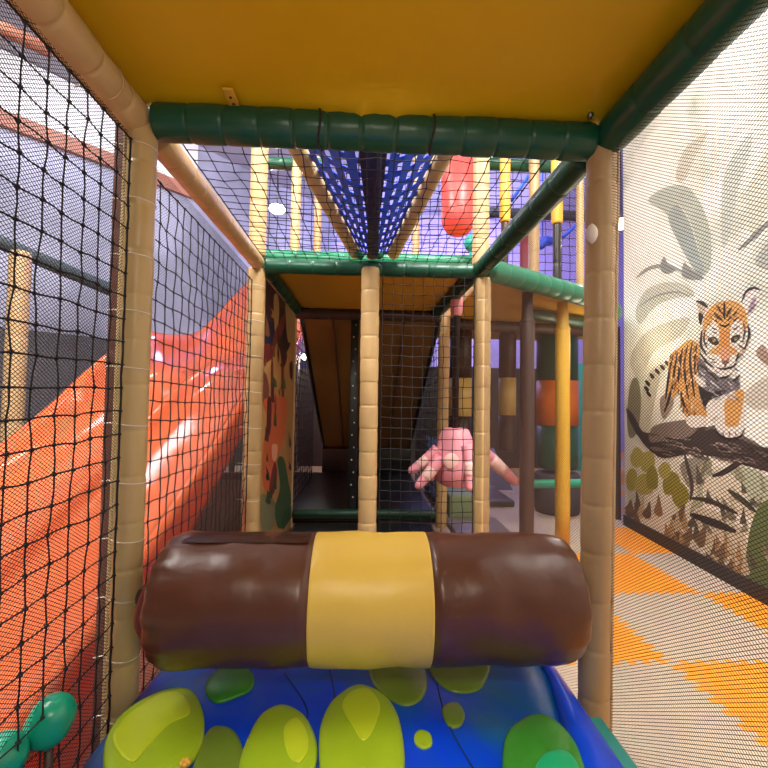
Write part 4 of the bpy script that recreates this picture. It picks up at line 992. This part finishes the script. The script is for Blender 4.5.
# ------------------------------------------------------------------ left background
pad_post('padded_beam', 'dark padded rail beyond the slide at far left', 'beam', at(-40, 225, 4.0), at(125, 296, 5.2), .07, mat('slate_green_vinyl', (44, 58, 66), .5), .5)
a = at(17, 330, 3.9)
pad_post('padded_post', 'tan post beyond the slide at far left', 'post', (a.x, 3.9, 0), (a.x, 3.9, at(17, 252, 3.9).z), .08, TAN, .4)
bm = bmesh.new(); tube(bm, at(-60, 0, 3.0), at(52, 52, 3.4), .05, 12); tag(finish('ceiling_rail', bm, WOODR), 'red-brown rail at the top left corner, beyond the net', 'rail')

# ------------------------------------------------------------------ lamps and added fill lights
def lamp(label, px, py, Y, r, energy, col):
    c = at(px, py, Y); t = thing('pendant_lamp', label, 'lamp', (c.x, c.y, c.z-r))
    bm = bmesh.new(); bmesh.ops.create_uvsphere(bm, u_segments=16, v_segments=10, radius=r, matrix=Matrix.Translation(c) @ Matrix.Diagonal((1.5, 1.5, .8, 1))); finish('lamp_globe', bm, LAMP, t)
    bm = bmesh.new(); tube(bm, c+Vector((0, 0, r*.6)), Vector((c.x, c.y, 4.9 if c.z > 1.7 else 1.74)), .008, 8); finish('lamp_cord', bm, BLACK, t)
    l = bpy.data.lights.new('lamp_light', 'POINT'); l.energy = energy; l.color = col; l.shadow_soft_size = .1
    o = bpy.data.objects.new('lamp_light', l); COL.objects.link(o); o.location = c-Vector((0, .2, r*1.6))
lamp('white lamp glowing above the green tube, left of the blue trough', 277, 209, 5.5, .07, 40, (.95, .95, 1))
lamp('white lamp glowing beside the thick tan post, near the mural edge', 621, 224, 6.0, .09, 50, (.95, .92, 1))
lamp('white lamp glowing low between jungle panel and tarpaulin', 308, 357, 6.4, .07, 4, (1, .92, .75))

def area(name, loc, tgt, sx, sy, energy, col):
    l = bpy.data.lights.new(name, 'AREA'); l.shape = 'RECTANGLE'; l.size = sx; l.size_y = sy; l.energy = energy; l.color = col
    o = bpy.data.objects.new(name, l); COL.objects.link(o); o.location = loc
    o.rotation_euler = (Vector(tgt)-Vector(loc)).to_track_quat('-Z', 'Y').to_euler(); return o
area('aisle_lamp', (1.35, .4, 4.6), (1.7, 1.6, .4), .9, 2.4, 270, (1, .975, .94))
area('slide_light', (-2.3, 1.2, 4.6), (-1.4, 2.6, 0), .5, 2.6, 330, (1, .94, .88))
area('hall_fill', (-.1, -2.2, 3.6), (0, 1.2, .6), 2.4, 1.0, 30, (1, .93, .8))  # added fill from behind the camera for the mat and log
area('bay_fill', (0, -.55, 1.66), (0, .3, .25), .3, .3, 7, (1, .9, .72))  # added fill under the deck, brightens the near mat and log face
area('slide_light', (-.95, -1.9, 3.6), (-.95, 1.5, .3), .4, 1.2, 100, (1, .94, .86))  # added fill from the camera side, brightens the near end of the slide
area('left_hall_lamp', (-2.6, 4.6, 4.7), (-3.4, 5.6, 2.0), 1.0, 1.0, 60, (.88, .9, 1))
def pt(name, loc, e, col, s=.15):
    l = bpy.data.lights.new(name, 'POINT'); l.energy = e; l.color = col; l.shadow_soft_size = s
    o = bpy.data.objects.new(name, l); COL.objects.link(o); o.location = loc
pt('violet_spot', (2.6, 8.0, 3.7), 130, (.52, .45, 1))
pt('violet_spot', (.4, 8.0, 3.7), 110, (.6, .55, 1))
pt('upper_lamp', (1.3, 4.4, 3.9), 30, (1, .9, .75))
pt('upper_lamp', (-.3, 3.3, 4.1), 26, (1, .92, .8))
pt('arcade_fill', (1.8, 3.15, 1.42), 7, (1, .85, .6))  # added hidden fill that warms the platform underside and the bags
pt('upper_lamp', (.1, 1.9, 3.9), 38, (1, .93, .82))

w = bpy.data.worlds.new('world'); scn.world = w; w.use_nodes = True
w.node_tree.nodes['Background'].inputs[0].default_value = (1, .93, .82, 1); w.node_tree.nodes['Background'].inputs[1].default_value = .1
vs = scn.view_settings; vs.view_transform = 'Standard'; vs.look = 'None'; vs.exposure = 0.3; vs.gamma = 1; vs.use_curve_mapping = False
